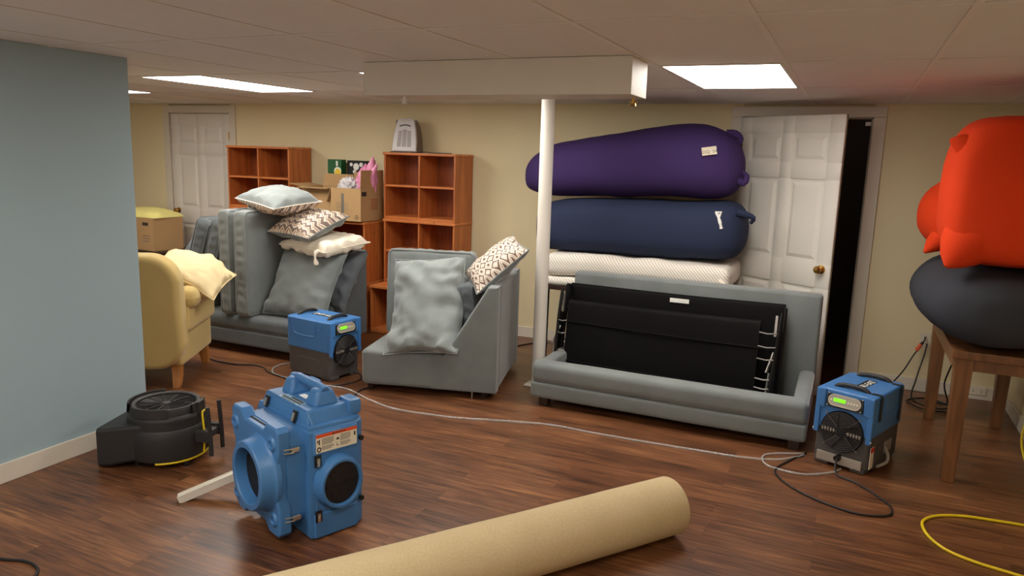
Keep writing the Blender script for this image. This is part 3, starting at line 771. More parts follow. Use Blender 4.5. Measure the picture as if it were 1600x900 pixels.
def marksL(t, w, d, h):
    y = -d / 2 - .001; b = B()
    b.box(-.02, .075, y - .0005, y + .001, h - .085, h - .05); b.build('printed_mark', 'ink', t)
    b = B()
    for z in (.10, .13, .16): b.box(-.02, .09, y - .0005, y + .001, z, z + .008)
    b.build('printed_text', 'inkg', t)
# stand for the boxes on the far left
t = thing('side_table', 'low dark side table under the two cardboard boxes beside the closed door', 'table', (-7.17, 5.95, 0))
B().box(-.55, .45, -.25, .25, .50, .53, .004).build('tabletop', 'feet', t)
for sx in (-.5, .4):
    for sy in (-.2, .2): B().box(sx - .02, sx + .02, sy - .02, sy + .02, 0, .5).build('leg', 'feet', t)
carton('left cardboard box of the pair under the yellow sheet, beside the blue wall', (-7.325, 5.92, .531), 0, .30, .38, .36, (), marks=marksL, group='boxes under the yellow sheet')
carton('right cardboard box of the pair under the yellow sheet, near the door knob', (-7.0, 5.92, .531), -3, .31, .38, .36, (), marks=marksL, group='boxes under the yellow sheet')
b = B(); b.pillow(.66, .40, .20, n=26, pinch=.02, wr=.012, seed=41, part=1)
o = tag(place(b.build('plastic_sheet', 'yellowp'), (-7.16, 5.93, .893)), 'pale yellow plastic sheet draped over the two cardboard boxes', 'sheet')
# ---- heater on the bookcase
t = thing('space_heater', 'small white ceramic heater with grey grille on top of the tall bookcase', 'heater', (-3.86, 6.08, 1.679), 8)
prof = [(-.125, 0), (.125, 0), (.122, .10), (.108, .20), (.088, .285), (.06, .31), (-.06, .31), (-.088, .285), (-.108, .20), (-.122, .10)]
mx = Matrix.Identity(4)
b = B(); b.prism(prof, 'xz', -.075, -.045, .012, 3, mx=Matrix.Rotation(R(-9), 4, 'X')); b.build('front_shell', 'heater', t)
b = B(); b.prism([(-.06, .0), (.15, .0), (.135, .14), (.08, .25), (.02, .30), (-.02, .30)], 'yz', -.105, .105, .012, 3); b.build('rear_shell', 'heatd', t)
b = B(); mg = Matrix.Rotation(R(-9), 4, 'X')
for cx, w_ in ((-.052, .02), (0, .021), (.052, .02)):
    for k in range(13):
        z = .045 + k * .0125; hw = w_ * (1 - (.0 if cx == 0 else .15) * k / 13)
        if cx and k > 11: continue
        b.box(cx * (1 - k * .012) - hw, cx * (1 - k * .012) + hw, -.0775, -.073, z, z + .006, mx=mg)
b.build('grille', 'heatd', t)
b = B(); b.tube([mg @ Vector((x, -.076, .232 + .014 * cos(x * 26))) for x in [(-.055 + .011 * i) for i in range(11)]], .005); b.build('air_slot', 'blackr', t)
b = B(); b.tube([mg @ Vector((x, -.074, .285 + .006 * cos(x * 26))) for x in [(-.05 + .01 * i) for i in range(11)]], .003); b.build('top_trim', 'silver', t)
tag(B().tube([(-3.97, 5.97, 1.683), (-3.95, 5.95, 1.683), (-3.86, 5.955, 1.683), (-3.80, 5.99, 1.683), (-3.74, 5.96, 1.683), (-3.66, 5.95, 1.685), (-3.60, 5.97, 1.69), (-3.52, 5.96, 1.684), (-3.42, 5.965, 1.683), (-3.34, 6.02, 1.683)], .0035, smooth=5).build('power_cord', 'cord'), 'thin black cord lying on top of the tall bookcase in front of the heater', 'cord')

# ---- table with mattresses and bean bags (back wall)
t = thing('folding_table', 'dark table against the back wall carrying the mattresses and bean bags', 'table', (-1.52, 5.84, 0))
B().box(-.72, .70, -.33, .36, .63, .665, .006).build('tabletop', 'feet', t)
for sx in (-.66, .64):
    for sy in (-.28, .30):
        B().cyl((sx, sy, 0), (sx, sy, .63), .016, .022).build('leg', 'blackmet', t)
def folds(o): return o + Vector((0, .01 * noise.noise(o * 7), .012 * noise.noise(Vector((o.x * 5, o.y * 5, 3)))))
b = B(); b.rbox((0, 0, 0), (.70, .35, .035), .03, (0, .004, .004), 14, wr=.006, fn=folds)
tag(place(b.build('mattress', 'tick'), (-1.50, 5.86, .702), (0, 0, 0)), 'thin striped mattress at the bottom of the stack on the dark table', 'mattress')
b = B(); b.rbox((0, 0, 0), (.73, .34, .085), .055, (0, .01, .006), 20, wr=.014, fn=lambda o: folds(o) + Vector((0, 0, -.03 * max(0, o.x / .73) ** 4)))
t = tag(place(b.build('mattress', 'tick'), (-1.48, 5.86, .845), (0, -.8, 0)), 'thick cream striped mattress under the navy bean bag', 'mattress')
q = B(); q.tube([(.67, -.33, -.03), (.70, -.355, -.05), (.71, -.36, -.10)], .02, rf=lambda u: .022 * (1 - .5 * u)); q.build('corner_tie', 'cream', t)
# bean bags
b = B(); b.loft([(-.845, -.02, .02, 0, .02), (-.82, -.03, .13, 0, .12), (-.74, -.01, .19, 0, .24), (-.5, .005, .215, 0, .30), (0, .012, .225, 0, .32), (.45, .012, .225, 0, .31), (.72, .02, .215, 0, .27), (.82, .02, .17, 0, .20), (.86, .03, .08, 0, .08), (.87, .03, .01, 0, .01)], wr=.010, ex=2.9, sub=7)
t = tag(place(b.build('bean_bag', 'navy', ang=60), (-1.55, 5.86, 1.14), (0, -1, 0)), 'long navy blue bean bag between the striped mattress and the purple bean bag', 'bean bag')
B().tube([(.80, -.19, .17), (.86, -.18, .155), (.92, -.17, .13), (.90, -.15, .09)], .02, rf=lambda u: .03 * (1 - .6 * u), smooth=3).build('knot', 'navy', t)
b = B().tube([(.66, -.245, .17), (.68, -.262, .14), (.70, -.275, .09), (.71, -.272, .05)], .008, rf=lambda u: .008 + .005 * abs(sin(u * 8)), smooth=4); b.tube([(.655, -.24, .165), (.70, -.25, .17), (.69, -.27, .13)], .007); b.build('white_tie', 'whitep', t, label='white fabric tie')
b = B(); b.loft([(-.875, -.09, .01, 0, .02), (-.855, -.09, .11, 0, .12), (-.76, -.065, .175, 0, .20), (-.58, -.03, .215, 0, .25), (-.1, .02, .25, 0, .31), (.35, .065, .275, 0, .32), (.62, .06, .272, 0, .29), (.79, .04, .22, 0, .22), (.87, .02, .11, 0, .11), (.885, .0, .01, 0, .01)], wr=.010, ex=2.35, sub=7, seed=4)
t = tag(place(b.build('bean_bag', 'purple', ang=60), (-1.63, 5.86, 1.615), (0, 0, 0)), 'long purple bean bag on top of the stack by the open door', 'bean bag')
B().tube([(.74, -.02, .27), (.80, -.02, .275), (.84, -.02, .24), (.83, -.02, .2)], .02, rf=lambda u: .04 * (1 - .7 * u), smooth=3).build('seam_corner', 'purple', t)
B().tube([(.83, -.08, -.05), (.90, -.10, -.08), (.915, -.09, -.03), (.87, -.06, 0)], .02, rf=lambda u: .03 * (1 - .5 * u), smooth=3).build('seam_knot', 'purple', t)
mt = Matrix.Translation((.665, -.285, .145)) @ Matrix.Rotation(R(14), 4, 'Z') @ Matrix.Rotation(R(-9), 4, 'Y') @ Matrix.Rotation(R(-24), 4, 'X')
tg = B().box(-.055, .05, -.002, .002, -.032, .032, .001, 1, mx=mt).build('size_tag', 'label', t, label='white fabric size tag')
B().text('DQ  54', .034, mt @ Matrix.Translation((0, -.003, -.008)) @ Matrix.Rotation(pi / 2, 4, 'X')).build('tag_print', 'inkg', tg)
# ---- right table with bean bags
t = thing('wooden_table', 'rustic wooden table with thick legs in the right corner under the bean bags', 'table', (.86, 5.03, 0), 0)
B().box(-.29, .27, -.60, .68, .70, .745, .006).build('tabletop', 'tabw', t)
for x0, x1, y0, y1 in ((-.27, .21, -.55, -.52), (-.27, .21, .56, .59), (-.27, -.24, -.50, .55), (.18, .21, -.50, .55)):
    B().box(x0, x1, y0, y1, .63, .70, .003).build('apron', 'tabw', t)
for x, y in ((-.225, -.53), (-.225, .60), (.20, -.53), (.17, .62)):
    B().box(x - .032, x + .032, y - .032, y + .032, 0, .70, .004, taper=(1.35, 1.35)).build('leg', 'tabw', t)
b = B(); b.loft([(-.72, 0, .02, .0, .02), (-.70, 0, .11, 0, .14), (-.60, 0, .19, 0, .28), (-.35, 0, .235, 0, .36), (0, 0, .245, 0, .38), (.35, 0, .24, 0, .36), (.62, 0, .2, 0, .28), (.72, 0, .1, 0, .12), (.74, 0, .01, 0, .01)], wr=.012, ex=2.1, sub=7, seed=9, fn=lambda v: Vector((v.x, v.y, v.z * .92)))
tag(place(b.build('bean_bag', 'char', ang=60), (.765, 5.02, .965), (0, 0, 90)), 'charcoal bean bag resting on the wooden table under the orange ones', 'bean bag')
b = B(); b.loft([(-.36, 0, .01, .0, .02), (-.345, 0, .14, 0, .14), (-.27, 0, .23, 0, .26), (0, .01, .26, 0, .36), (.25, 0, .22, 0, .26), (.36, 0, .1, 0, .12), (.38, 0, .01, 0, .01)], wr=.012, ex=2.2, sub=7, seed=12)
t = tag(place(b.build('bean_bag', 'orange', ang=60), (.755, 5.42, 1.40), (0, 0, 90)), 'orange bean bag farther back behind the larger orange one', 'bean bag')
B().tube([(-.18, .20, -.12), (-.22, .27, -.18), (-.24, .31, -.225)], .05, 14, rf=lambda u: .08 * (1 - u) + .010).build('hem_corner', 'orange', t)
b = B(); b.loft([(-.385, .0, .02, 0, .02), (-.375, .0, .22, 0, .20), (-.345, .01, .325, 0, .30), (-.25, .02, .375, 0, .345), (0, .02, .39, 0, .36), (.2, .02, .34, 0, .32), (.3, .0, .2, 0, .2), (.32, 0, .02, 0, .02)], wr=.014, ex=3.4, sub=7, seed=15)
t = tag(place(b.build('bean_bag', 'orange', ang=60), (.80, 4.74, 1.555), (0, 0, 90)), 'large bright orange bean bag topmost in the right corner', 'bean bag')
B().tube([(-.22, .20, .21), (-.25, .28, .245), (-.26, .33, .268), (-.26, .365, .275)], .05, 14, rf=lambda u: .09 * (1 - u) + .010).build('seam_corner', 'orange', t)
B().tube([(-.22, .18, -.20), (-.27, .25, -.28), (-.295, .285, -.335), (-.31, .31, -.375)], .05, 18, rf=lambda u: .15 * (1 - u) ** .9 + .014).build('hem_corner', 'orange', t)

# ---- carpet roll
d = Vector((.577, .817, 0)); E_ = Vector((-.61, 3.21, 0)); Lr = 2.3; r_ = .13
mid = E_ - d * Lr / 2
t = thing('rolled_rug', 'long rolled-up tan rug lying in the foreground, backing side out', 'rug', (mid.x, mid.y, 0), math.degrees(math.atan2(d.y, d.x)))
b = B(); N_ = 90; spiral = []
turns = 9
def sp(u):
    a = u * turns * 2 * pi; rad = .018 + (r_ - .004 - .018) * u; return a, rad
P = []
n_ = 44 * turns
for i in range(n_ + 1):
    a, rad = sp(i / n_); P.append((rad * cos(-a + 2.2), rad * sin(-a + 2.2) + r_))
xs = [-Lr / 2 + Lr * k / 40 for k in range(41)]
# outer skin: lathe round, ends show the spiral
outer = [(r_ * (1 + .012 * sin(3 * t_ + 1)) * cos(t_), r_ * (1 + .012 * sin(3 * t_ + 1)) * sin(t_) + r_) for t_ in (2 * pi * k / 64 for k in range(64))]
b.lathe([(r_ - .010, -Lr / 2), (r_ - .003, -Lr / 2 - .0), (r_, -Lr / 2 + .006)] + [(r_ + .0012 * noise.noise(Vector((x * 4, 0, 0))), x) for x in xs[1:-1]] + [(r_, Lr / 2 - .006), (r_ - .003, Lr / 2), (r_ - .010, Lr / 2), (r_ - .010, -Lr / 2)], (0, 0, r_), 'x', 64)
b.build('rug_skin', 'rug', t)
b = B()
ring0 = None
for i, (y, z) in enumerate(P):
    a = 2 * pi * i / 44; k = ((y) ** 2 + (z - r_) ** 2) ** .5; f = (k - .004) / max(k, 1e-5)
    q = [b._v((x, yy, zz)) for x in (-Lr / 2 + .004, Lr / 2 - .004) for yy, zz in ((y, z), (y * f, (z - r_) * f + r_))]
    if ring0:
        A, C = ring0, q
        for u, v in ((0, 1), (1, 3), (3, 2), (2, 0)): b.bm.faces.new([A[u], A[v], C[v], C[u]])
    ring0 = q
bmesh.ops.recalc_face_normals(b.bm, faces=b.bm.faces)
b.build('rug_spiral', 'cardd', t)

# ---- dehumidifiers
def dehumid(label, loc, rz):
    t = thing('dehumidifier', label, 'dehumidifier', loc, rz, 'blue and grey portable dehumidifiers')
    W, D, H, zs = .32, .48, .445, .21
    FC = (W * .5, .215, .115)            # fan centre x, z, radius
    def shell(z0, z1, name, m_, step):
        b = B(); b.prism([(x, y) for x, y in rr(0, W, 0.02, D, .035, 5)], 'xy', z0, z1, .012, 2); return b
    b = B(); b.prism(rr(.006, W - .006, .026, D - .006, .035, 5), 'xy', .018, zs + .02, .014, 2)
    b.box(.02, .10, .02, .14, 0, .03, .008).box(W - .10, W - .02, .02, .14, 0, .03, .008).box(.02, W - .02, D - .14, D - .03, 0, .03, .008)
    base = b.build('lower_housing', 'dgrey', t)
    b = B(); b.prism(rr(0, W, .02, D, .035, 5), 'xy', zs, H, .014, 3)
    b.box(.0, .055, .008, .06, H - .115, H - .002, .010, 2).box(W - .055, W, .008, .06, H - .115, H - .002, .010, 2)
    b.box(.0, .03, .010, .03, zs - .03, H - .10, .006, 2).box(W - .03, W, .010, .03, zs - .03, H - .10, .006, 2)
    b.build('upper_housing', 'dblue', t)
    # control panel, tilted back
    mp = Matrix.Translation((W / 2, .018, H - .058)) @ Matrix.Rotation(R(-14), 4, 'X')
    pn = B().prism(rr(-.10, .10, -.042, .042, .008), 'xz', -.006, .02, .002, 1, mx=mp).build('control_panel', 'black', t)
    B().prism(rr(-.088, .088, -.031, .031, .030), 'xz', -.010, -.006, .001, 1, mx=mp).build('panel_plate', 'silver', pn)
    q = B(); q.tube([mp @ Vector((x, -.0105, z)) for x, z in rr(-.088, .088, -.031, .031, .030)], .0016, 6, True); q.build('plate_rim', 'label', pn)
    B().box(-.060, .006, -.0125, -.010, -.008, .011, .001, 1, mx=mp).build('display', 'green_lcd', pn)
    q = B()
    for x in (-.073, .022, .038, .054, .070): q.cyl(mp @ Vector((x, -.010, -.001)), mp @ Vector((x, -.0128, -.001)), .0055, n=12)
    q.build('button', 'label', pn)
    q = B()
    for x in (-.092, .092):
        for z in (-.034, .034): q.cyl(mp @ Vector((x, -.006, z)), mp @ Vector((x, -.009, z)), .004, n=10)
    q.build('screw', 'steel', pn)
    # fan
    x, z, r = FC
    B().lathe([(.001, .016), (r, .016), (r + .004, .012), (r + .004, .03), (r, .03)], (x, 0, z), 'y', 40).build('fan_recess', 'void', t)
    q = B()
    for i in range(9): q.lathe([(.024 + i * .0105, .004), (.0255 + i * .0105, .0025), (.027 + i * .0105, .004), (.0255 + i * .0105, .0055)], (x, 0, z), 'y', 40, closed=True)
    for k in range(4):
        a = R(45 + 90 * k); q.cyl((x + .02 * cos(a), .005, z + .02 * sin(a)), (x + (r + .012) * cos(a), .005, z + (r + .012) * sin(a)), .0022, n=6)
    g = q.build('fan_guard', 'dgrey', t)
    q = B().lathe([(.001, .0), (.026, .001), (.026, .012), (.001, .012)], (x, 0, z), 'y', 24)
    for k in range(5):
        a = R(20 + 72 * k)
        mx_ = Matrix.Translation((x, .011, z)) @ Matrix.Rotation(-a, 4, 'Y') @ Matrix.Translation((.06, 0, 0)) @ Matrix.Rotation(R(28), 4, 'X')
        q.box(-.042, .044, -.0008, .0008, -.022, .022, mx=mx_)
    q.build('fan_blades', 'void', t)
    for sgn in (-1, 1):
      q = B()
      q.box(*sorted((x + sgn * .028, x + sgn * (r - .008))), .003, .0045, z - .002, z + .002)
      for k in range(14):
        xx = x - r + .012 + k * (2 * r - .024) / 13
        if (xx - x) * sgn > .026: q.box(xx - .0032, xx + .0032, .0005, .004, z - .010 - (xx - x) * .02, z + .010 - (xx - x) * .02)
      q.build('guard_ribs', 'silver', g)
    q = B()
    for k in range(4):
        a = R(45 + 90 * k); q.cyl((x + (r + .014) * cos(a), .022, z + (r + .014) * sin(a)), (x + (r + .014) * cos(a), .012, z + (r + .014) * sin(a)), .0055, n=12)
    q.build('guard_screw', 'steel', t)
    # handles
    for y0, y1 in ((.085, .115), (D - .075, D - .045)):
        hb = B(); hb.tube([(.065, (y0 + y1) / 2, H - .012), (.085, (y0 + y1) / 2, H + .008), (.13, (y0 + y1) / 2, H + .018), (.20, (y0 + y1) / 2, H + .018), (.24, (y0 + y1) / 2, H + .008), (.26, (y0 + y1) / 2, H - .012)], .013, 10, smooth=3); hb.build('handle', 'blackr', t)
    q = B().box(.145, .20, .15, .37, H - .003, H + .001); q = q.build('top_label', 'blackp', t)
    tx = B(); tx.text('DRI-EAZ', .052, Matrix.Translation((.180, .26, H + .0016)) @ Matrix.Rotation(pi / 2, 4, 'Z')); tx.build('label_print', 'whitep', q)
    # side grooves
    for xx, sx in ((0, -1), (W, 1)):
        q = B(); q.tube([(xx, .16, H - .02), (xx, .165, H - .09), (xx, .19, H - .125), (xx, .36, H - .125), (xx, .40, H - .09), (xx, .41, H - .02)], .0045, 6, smooth=4)
        q.tube([(xx, .10, H - .04), (xx, .102, H - .06), (xx, .12, H - .072), (xx, .138, H - .06), (xx, .14, H - .04)], .004, 6, smooth=3); q.build('side_rib', 'dblue', t)
        q = B(); xi = xx - sx * .005
        q.prism([(.10, .02), (.125, .13), (.15, .15), (.36, .15), (.385, .13), (.40, .02)], 'yz', *sorted((xi - sx * .004, xi + sx * .003)), .006, 2); q.build('side_panel_relief', 'dgrey', t)
        q = B(); q.cyl((xx - sx * .004, .018, zs - .015), (xx + sx * .002, .018, zs - .015), .008, n=12); q.build('side_bolt', 'steel', t)
    return t
w1 = dehumid('blue dehumidifier on the right beside the sofa bed, fan facing the camera', (-.07, 4.43, 0), -21.5)
W_ = .32
for y_, z0_, z1_ in ((.10, .30, .455), (.40, .24, .455)):
    b = B(); b.box(W_ + .001, W_ + .008, y_ - .014, y_ + .014, z0_, .44, .003); b.box(W_ - .05, W_ + .004, y_ - .012, y_ + .012, .444, .451, .003); b.build('strap', 'black', w1)
B().box(.035, .285, .008, .024, .022, .075, .004).build('intake_plate', 'silver', w1)
B().cyl((.16, -.02, .065), (.16, .02, .065), .017).build('cord_grip', 'black', w1)
q = B().box(W_ - .004, W_ - .0005, .035, .085, .035, .16, .001).build('side_label', 'label', w1); B().box(W_ - .003, W_ + .0003, .036, .084, .13, .158).build('label_band', 'red', q)
b = B().tube([(W_ + .002, .25, .11), (W_ + .03, .22, .08), (W_ + .035, .19, .05), (W_ + .01, .12, .035)], .009, smooth=3).box(W_ - .004, W_ + .003, .24, .34, .08, .15, .002); b.build('drain_fitting', 'silver', w1)
dehumid('blue dehumidifier on the left in front of the long grey sofa', (-3.325, 4.24, 0), 82)
# ---- blue air scrubber (foreground)
t = thing('air_scrubber', 'blue moulded air scrubber with round intake and carry handle standing in the left foreground', 'air scrubber', (-2.068, 2.275, 0), -22); t.scale = (.98, .93, 1.03)
w_, z0, z1 = .46, .035, .515
b = B()
pl = [(-w_, z1 - .02), (-w_ + .02, z1), (-w_ + .10, z1), (-w_ + .14, z1 - .035), (-.14, z1 - .035), (-.11, z1), (-.02, z1), (0, z1 - .02), (0, z1 - .11), (-.02, z1 - .14), (-.02, z0 + .16), (0, z0 + .13), (0, z0 + .02), (-.02, z0),
      (-.10, z0), (-.14, z0 + .035), (-w_ + .14, z0 + .035), (-w_ + .11, z0), (-w_ + .05, z0), (-w_, z0 + .05), (-w_, z0 + .13), (-w_ + .025, z0 + .16), (-w_ + .025, z1 - .16), (-w_, z1 - .12)]
b.prism(pl, 'xz', 0, .065, .012, 3); pl_o = b.build('front_plate', 'hblue', t)
b = B(); b.prism(rr(-w_ + .02, -.012, .06, z1 - .03, .07, 8), 'xz', .05, .15, .004, 2); b.build('body', 'hblue', t)
cx, cz = -.170, .280
b = B(); b.lathe([(.118, .02), (.118, -.062), (.123, -.070), (.144, -.070), (.151, -.062), (.157, -.015), (.170, .0), (.170, .02)], (cx, 0, cz), 'y', 56, closed=True); b.build('intake_collar', 'hblue', t)
B().lathe([(.001, -.012), (.119, -.012), (.119, -.004), (.001, -.004)], (cx, 0, cz), 'y', 48).build('intake_filter', 'void', t)
for x in (-w_ + .045, -.05):
    for z in (z1 - .075, z0 + .075):
        q = B(); q.lathe([(.014, .004), (.014, -.006), (.018, -.010), (.026, -.010), (.032, -.004), (.036, .004)], (x, 0, z), 'y', 28, closed=True)
        q.lathe([(.001, -.001), (.015, -.001), (.015, .004), (.001, .004)], (x, 0, z), 'y', 20); q.build('corner_boss', 'hblue', t)
B().box(-.33, -.13, .028, .040, z1 - .036, z1 - .033).build('top_slot', 'void', t)
# rear housing, right side tapers a little towards the back
DY = -.06
class BS(B):
    def build(s, *a, **k):
        bmesh.ops.translate(s.bm, vec=(0, DY, 0), verts=s.bm.verts); return B.build(s, *a, **k)
b = BS()
H0 = [(-w_ - .01, .20), (.030, .20), (.035, .22), (.035, .44), (.01, .49), (-.03, .51), (-w_ + .04, .51), (-w_ - .01, .46)]
b.prism(H0, 'xy', .0, .485, .014, 3)
b.prism([(-w_ - .005, .205), (.025, .205), (.028, .44), (.0, .485), (-w_ + .04, .50), (-w_ - .005, .46)], 'xy', .47, .50, .010, 2)
b.box(-w_ + .01, .0, .208, .47, .49, .555, .012, 2, taper=(.88, .86))
b.box(.02, .046, .215, .45, .005, .115, .010, 2).box(.02, .044, .215, .45, .375, .475, .010, 2)
b.box(-w_ + .02, -w_ + .12, .42, .49, .5, .575, .014, 2).box(-.10, .0, .43, .50, .5, .57, .014, 2)
b.build('rear_housing', 'hblue', t)
b = BS(); yo, zo, ro = .335, .245, .105
b.lathe([(ro - .012, .02), (ro - .012, .085), (ro - .008, .092), (ro + .002, .092), (ro + .006, .085), (ro + .010, .05), (ro + .016, .040), (ro + .016, .02)], (0, yo, zo), 'x', 48, closed=True); b.build('outlet_collar', 'hblue', t)
q = BS(); q.lathe([(.001, .076), (ro - .012, .076), (ro - .012, .070), (.001, .070)], (0, yo, zo), 'x', 40); o_ = q.build('outlet_grille', 'black', t)
q = BS()
for k in range(4):
    for j in range(5):
        yy, zz = yo - .075 + .05 * k + (.025 if j % 2 else 0), zo - .08 + .04 * j
        if (yy - yo) ** 2 + (zz - zo) ** 2 < .006: q.lathe([(.001, .0775), (.014, .0765), (.020, .0755)], (0, yy, zz), 'x', 8)
q.build('grille_relief', 'void', o_)
# handle
for hxx in (-.325, -.095):
    b = BS(); b.box(hxx - .055, hxx + .055, .27, .41, .545, .625, .022, 4, taper=(.62, .62)); b.build('handle_post', 'hblue', t)
b = BS(); b.tube([(-.36, .34, .612), (-.30, .34, .622), (-.12, .34, .622), (-.06, .34, .612)], .021, 14); b.build('handle', 'hblue', t)
# seam
b = BS(); b.tube([(.032, .232, .03), (.037, .232, .47), (.0, .234, .50), (-.03, .226, .553), (-w_ + .06, .226, .553), (-w_ + .01, .234, .50)], .004, 6); b.build('seam_bead', 'hblue', t)
def latch(p, rot, long_=False):
    mx = Matrix.Translation(p) @ rot
    b = BS(); b.box(-.017, .017, -.005, .003, -.026, .026, .003, mx=mx); k = b.build('latch', 'black', t)
    b = BS(); b.box(-.007, .007, -.010, -.003, -.022, .014, .002, mx=mx); b.cyl(mx @ Vector((0, -.004, -.004)), mx @ Vector((0, -.012, -.004)), .005, n=12); b.build('latch_clip', 'chrome', k)
rz = Matrix.Rotation(R(90), 4, 'Z')
for z in (.352, .105): latch(Vector((.042, .235, z)), rz)
for z in (.415, .115):
    b = B().tube([(.001, .03, z - .010), (.006, .075, z - .012), (.006, .075, z + .004), (.001, .03, z + .006)], .003)
    b.box(-.006, .008, .066, .105, z - .012, z + .008, .003); b.build('draw_latch', 'chrome', t)
for x in (-.38, -.11): latch(Vector((x, .204, .515)), Matrix.Rotation(R(-20), 4, 'X'))
for z in (.40, .12): BS().cyl((-.0, .475, z), (.035, .475, z), .012, n=16).build('side_knob', 'black', t)
# warning label
lx = .0462
lb = BS().box(lx - .002, lx, .225, .44, .388, .468, .0005, 1).build('warning_label', 'label', t)
BS().box(lx - .001, lx + .0006, .225, .44, .454, .468).build('label_band', 'oran', lb)
mt = Matrix(((0, 0, 1, lx + .0008), (1, 0, 0, 0), (0, 1, 0, 0), (0, 0, 0, 1)))
q = BS(); q.text('WARNING', .0125, Matrix.Translation((0, .350, .461)) @ mt, .0003)
q.prism([(.308, .456), (.320, .456), (.314, .4665)], 'yz', lx, lx + .0012); q.build('label_title', 'ink', lb)
for c0, c1 in ((.256, .316), (.352, .405)):
    q = BS(); q.box(lx - .001, lx + .0004, c0, c0 + .0012, .399, .448)
    for i in range(5): q.box(lx - .001, lx + .0005, c0, c1 - (.008 if i == 4 else 0), .445 - .006 * i, .448 - .006 * i)
    for i in range(3): q.box(lx - .001, lx + .0005, c0, c1 - .012 * (i == 2), .411 - .006 * i, .414 - .006 * i)
    q.build('label_text', 'inkg', lb)
q = BS().lathe([(.006, lx - .001), (.006, lx + .0006), (.0115, lx + .0006), (.0115, lx - .001)], (0, .240, .403), 'x', 20, closed=True)
q.box(lx - .001, lx + .0006, .238, .244, .424, .446).box(lx - .001, lx + .0006, .230, .235, .432, .444).prism([(.328, .428), (.334, .440), (.338, .434), (.342, .440), (.346, .428)], 'yz', lx - .001, lx + .0006)
q.box(lx - .001, lx + .0006, .424, .432, .428, .446).box(lx - .001, lx + .0006, .331, .333, .404, .416).box(lx - .001, lx + .0006, .331, .342, .402, .405); q.build('label_pictogram', 'ink', lb)
tl = BS().box(-.30, -.12, .225, .275, .5545, .5562).build('top_label', 'labelb', t)
q = BS()
for k in range(9): q.box(-.29 + .019 * k, -.275 + .019 * k, .238, .252, .5556, .5568)
q.box(-.285, -.15, .229, .233, .5556, .5568).box(-.24, -.13, .258, .270, .5556, .5568); q.build('label_print', 'ink', tl)
BS().box(-.245, -.185, .305, .335, .5545, .558).build('rating_label', 'whitep', t); BS().box(-.18, -.16, .335, .355, .5545, .566, .002).build('power_switch', 'red', t)

# ---- white panel leaning on the scrubber
p0 = Vector((-2.775, 2.37, .022)); p1 = Vector((-2.545, 2.60, .135)); dd = p1 - p0
t = thing('metal_strip', 'white metal channel strip leaning against the round intake of the blue air scrubber', 'strip', (p0.x, p0.y, 0))
X_ = dd.normalized(); Y_ = Vector((-X_.y, X_.x, 0)).normalized(); Z_ = X_.cross(Y_)
mx = Matrix(((X_.x, Y_.x, Z_.x, 0), (X_.y, Y_.y, Z_.y, 0), (X_.z, Y_.z, Z_.z, p0.z), (0, 0, 0, 1)))
B().box(0, dd.length, 0, .045, 0, .004, .001, 1, mx=mx).build('web', 'trimw', t)
for a in ((0, dd.length, 0, .004), (0, dd.length, .041, .045)): B().box(*a, -.030, .008, .001, 1, mx=mx).build('flange', 'trimw', t)
# ---- black air mover
t = thing('air_mover', 'black snail shaped air mover lying flat beside the blue wall', 'air mover', (-3.265, 2.75, 0), 20)
rb = .185
# scroll housing: spiral outline
sc = []
for k in range(48):
    a = 2 * pi * k / 48; r_ = rb + .012 + .035 * ((a + 1.2) % (2 * pi)) / (2 * pi); sc.append((r_ * cos(a), r_ * sin(a)))
b = B(); b.prism([(rb * 1.06 * cos(2 * pi * k / 48), rb * 1.06 * sin(2 * pi * k / 48)) for k in range(48)], 'xy', .05, .285, .03, 4)
b.lathe([(.001, .04), (.20, .04), (.212, .055), (.214, .16), (.205, .20), (.196, .21), (.001, .21)], n=48)
b.build('scroll_housing', 'blackr', t)
b = B()   # outlet nozzle
def sec_(x, y0, y1, za, zb): return [(x, y0, za), (x, y1, za), (x, y1, zb), (x, y0, zb)]
S_ = [sec_(.0, -.19, .06, .06, .25), sec_(-.12, -.205, .07, .035, .235), sec_(-.22, -.215, .09, .012, .222), sec_(-.265, -.217, .10, .010, .220)]
def rsec(q, r=.02):
    (x, y0, za), (_, y1, _), (_, _, zb), _ = q; return [(x, y, z) for y, z in rr(y0, y1, za, zb, r, 4)]
rings = [[b._v(p) for p in rsec(q)] for q in S_]
inn = [[b._v((x, (y + .055) * .93 - .055, (z - .115) * .9 + .115)) for x, y, z in rsec(q)] for q in S_[::-1][:3]]
rings += inn
for A, C in zip(rings, rings[1:]):
    n = len(A)
    for i in range(n): b.bm.faces.new([A[i], A[(i + 1) % n], C[(i + 1) % n], C[i]])
b.bm.faces.new(rings[-1]); b.bm.faces.new(rings[0][::-1]); bmesh.ops.recalc_face_normals(b.bm, faces=b.bm.faces)
b.build('outlet_nozzle', 'blackr', t)
b = B()
b.lathe([(.150, .28), (.150, .312), (.158, .318), (.170, .318), (.178, .305), (.182, .28)], n=56, closed=True); b.build('grille_rim', 'blackr', t)
B().lathe([(.001, .262), (.15, .262), (.15, .27), (.001, .27)], n=40).build('grille_well', 'void', t)
b = B()
for i in range(11): r_ = .030 + i * .0115; b.lathe([(r_, .300), (r_ + .0035, .296), (r_ + .005, .300), (r_ + .0035, .304)], n=48, closed=True)
for k in range(12):
    a = pi * k / 6 + .1; c_, s2 = cos(a), sin(a); b.tube([(c_ * .02, s2 * .02, .303), (c_ * .152, s2 * .152, .303)], .0028, 6)
b.lathe([(.001, .296), (.022, .298), (.022, .307), (.001, .309)], n=20)
b.build('inlet_grille', 'blackr', t)
